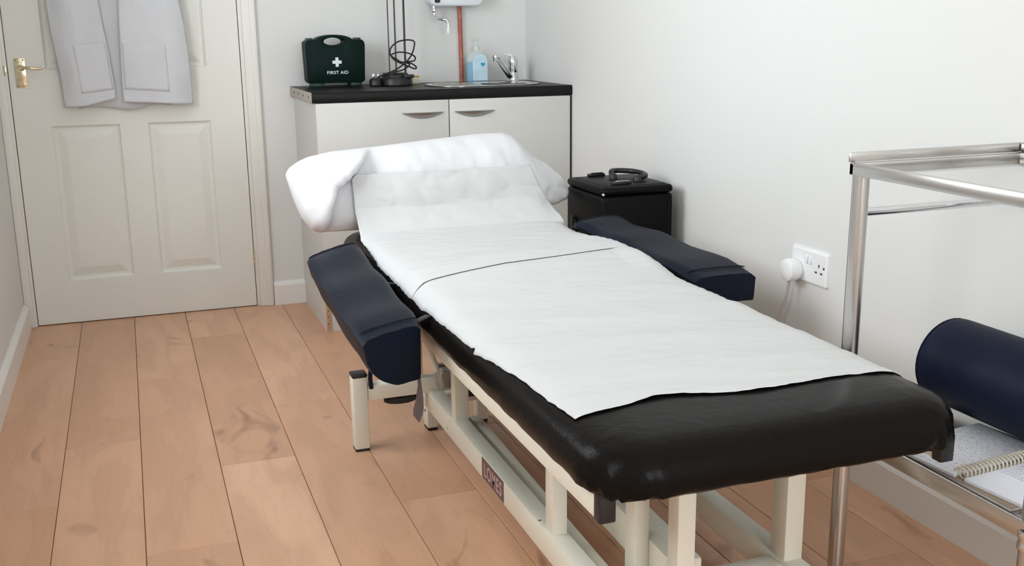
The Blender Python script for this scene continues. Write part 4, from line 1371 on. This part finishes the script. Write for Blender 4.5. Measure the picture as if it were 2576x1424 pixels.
# lower shelf with turned-up edges
SZ = 0.353
m = MB().box((TX0, TY0, SZ - 0.002), (TX1, TY1, SZ + 0.001))
m.build('lower_shelf', 'steel', t, smooth=0)
m = MB()
m.box((TX0 - 0.001, TY0 - 0.001, SZ - 0.020), (TX0 + 0.005, TY1, SZ + 0.010), 0.002); m.box((TX1 - 0.005, TY0, SZ - 0.020), (TX1, TY1, SZ + 0.010), 0.002)
m.box((TX0, TY1 - 0.005, SZ - 0.020), (TX1, TY1, SZ + 0.010), 0.002); m.box((TX0, TY0, SZ - 0.020), (TX1, TY0 + 0.005, SZ + 0.010), 0.002)
m.build('shelf_rim', 'steel', t, smooth=40)

# notebooks on the lower shelf
NZ = SZ + 0.0012
t = thing('notebook', (1.37, 1.37, NZ), 'closed brown-edged notebook beneath the open spiral notebook', 'notebook')
MB().box((1.247, 1.165, NZ), (1.46, 1.44, NZ + 0.001), 0.0003).build('back_cover', 'cover', t)
MB().box((1.249, 1.167, NZ + 0.001), (1.458, 1.438, NZ + 0.005)).build('page_block', 'page', t, smooth=0)
MB().box((1.247, 1.165, NZ + 0.005), (1.46, 1.44, NZ + 0.006), 0.0003).build('front_cover', 'cover', t)
NZ2 = NZ + 0.0062
t = thing('spiral_notebook', (1.37, 1.30, NZ2), 'open spiral notebook with handwritten pages under the navy roll', 'notebook')
an = Matrix.Rotation(math.radians(6), 3, 'Z')
pv = (1.353, 1.285, NZ2)
MB().box((1.2515, 1.162, NZ2), (1.481, 1.282, NZ2 + 0.006), 0.0008, rot=an, piv=pv).build('near_page_stack', 'page', t, smooth=0)
MB().box((1.251, 1.302, NZ2), (1.481, 1.450, NZ2 + 0.006), 0.0008, rot=an, piv=pv).build('far_page_stack', 'page', t, smooth=0)
MB().box((1.255, 1.310, NZ2 + 0.006), (1.477, 1.447, NZ2 + 0.0064), rot=an, piv=pv).build('written_page', 'written', t, smooth=0, label='page covered in handwriting')
MB().box((1.323, 1.096, NZ2 + 0.006), (1.477, 1.270, NZ2 + 0.0074), rot=an, piv=pv).build('written_page', 'written', t, smooth=0)
coil = []
nturn = 24
for i in range(nturn * 12 + 1):
    a = 2 * math.pi * i / 12
    p = Vector((1.253 + 0.226 * i / (nturn * 12), 1.292 + 0.0115 * math.cos(a), NZ2 + 0.0105 + 0.0095 * math.sin(a)))
    coil.append(an @ (p - Vector(pv)) + Vector(pv))
MB().tube(coil, 0.0019, 6).build('spiral_binding', 'coil', t)

# navy bolster roll
t = thing('bolster_roll', (1.476, 1.35, 0.3685), 'large navy bolster roll lying on the open notebook', 'bolster')
MB().lathe((1.476, 1.145, 0.4600), [(0.02, 0.0), (0.074, 0.001), (0.082, 0.006), (0.0855, 0.016), (0.0858, 0.10), (0.0859, 0.25), (0.0858, 0.395), (0.0855, 0.409), (0.082, 0.419), (0.074, 0.424), (0.02, 0.425)], 56, 'Y').build('roll_cover', 'navy_soft', t, smooth=60)
for y in (1.153, 1.562):
    pts = [(1.476 + 0.0835 * math.cos(2 * math.pi * k / 40), y, 0.4600 + 0.0835 * math.sin(2 * math.pi * k / 40)) for k in range(40)]
    MB().tube(pts, 0.0014, 6, closed=True).build('end_piping', 'navy_soft', t)

for o in bpy.data.objects:
    if '_w' in o:
        del o['_w']
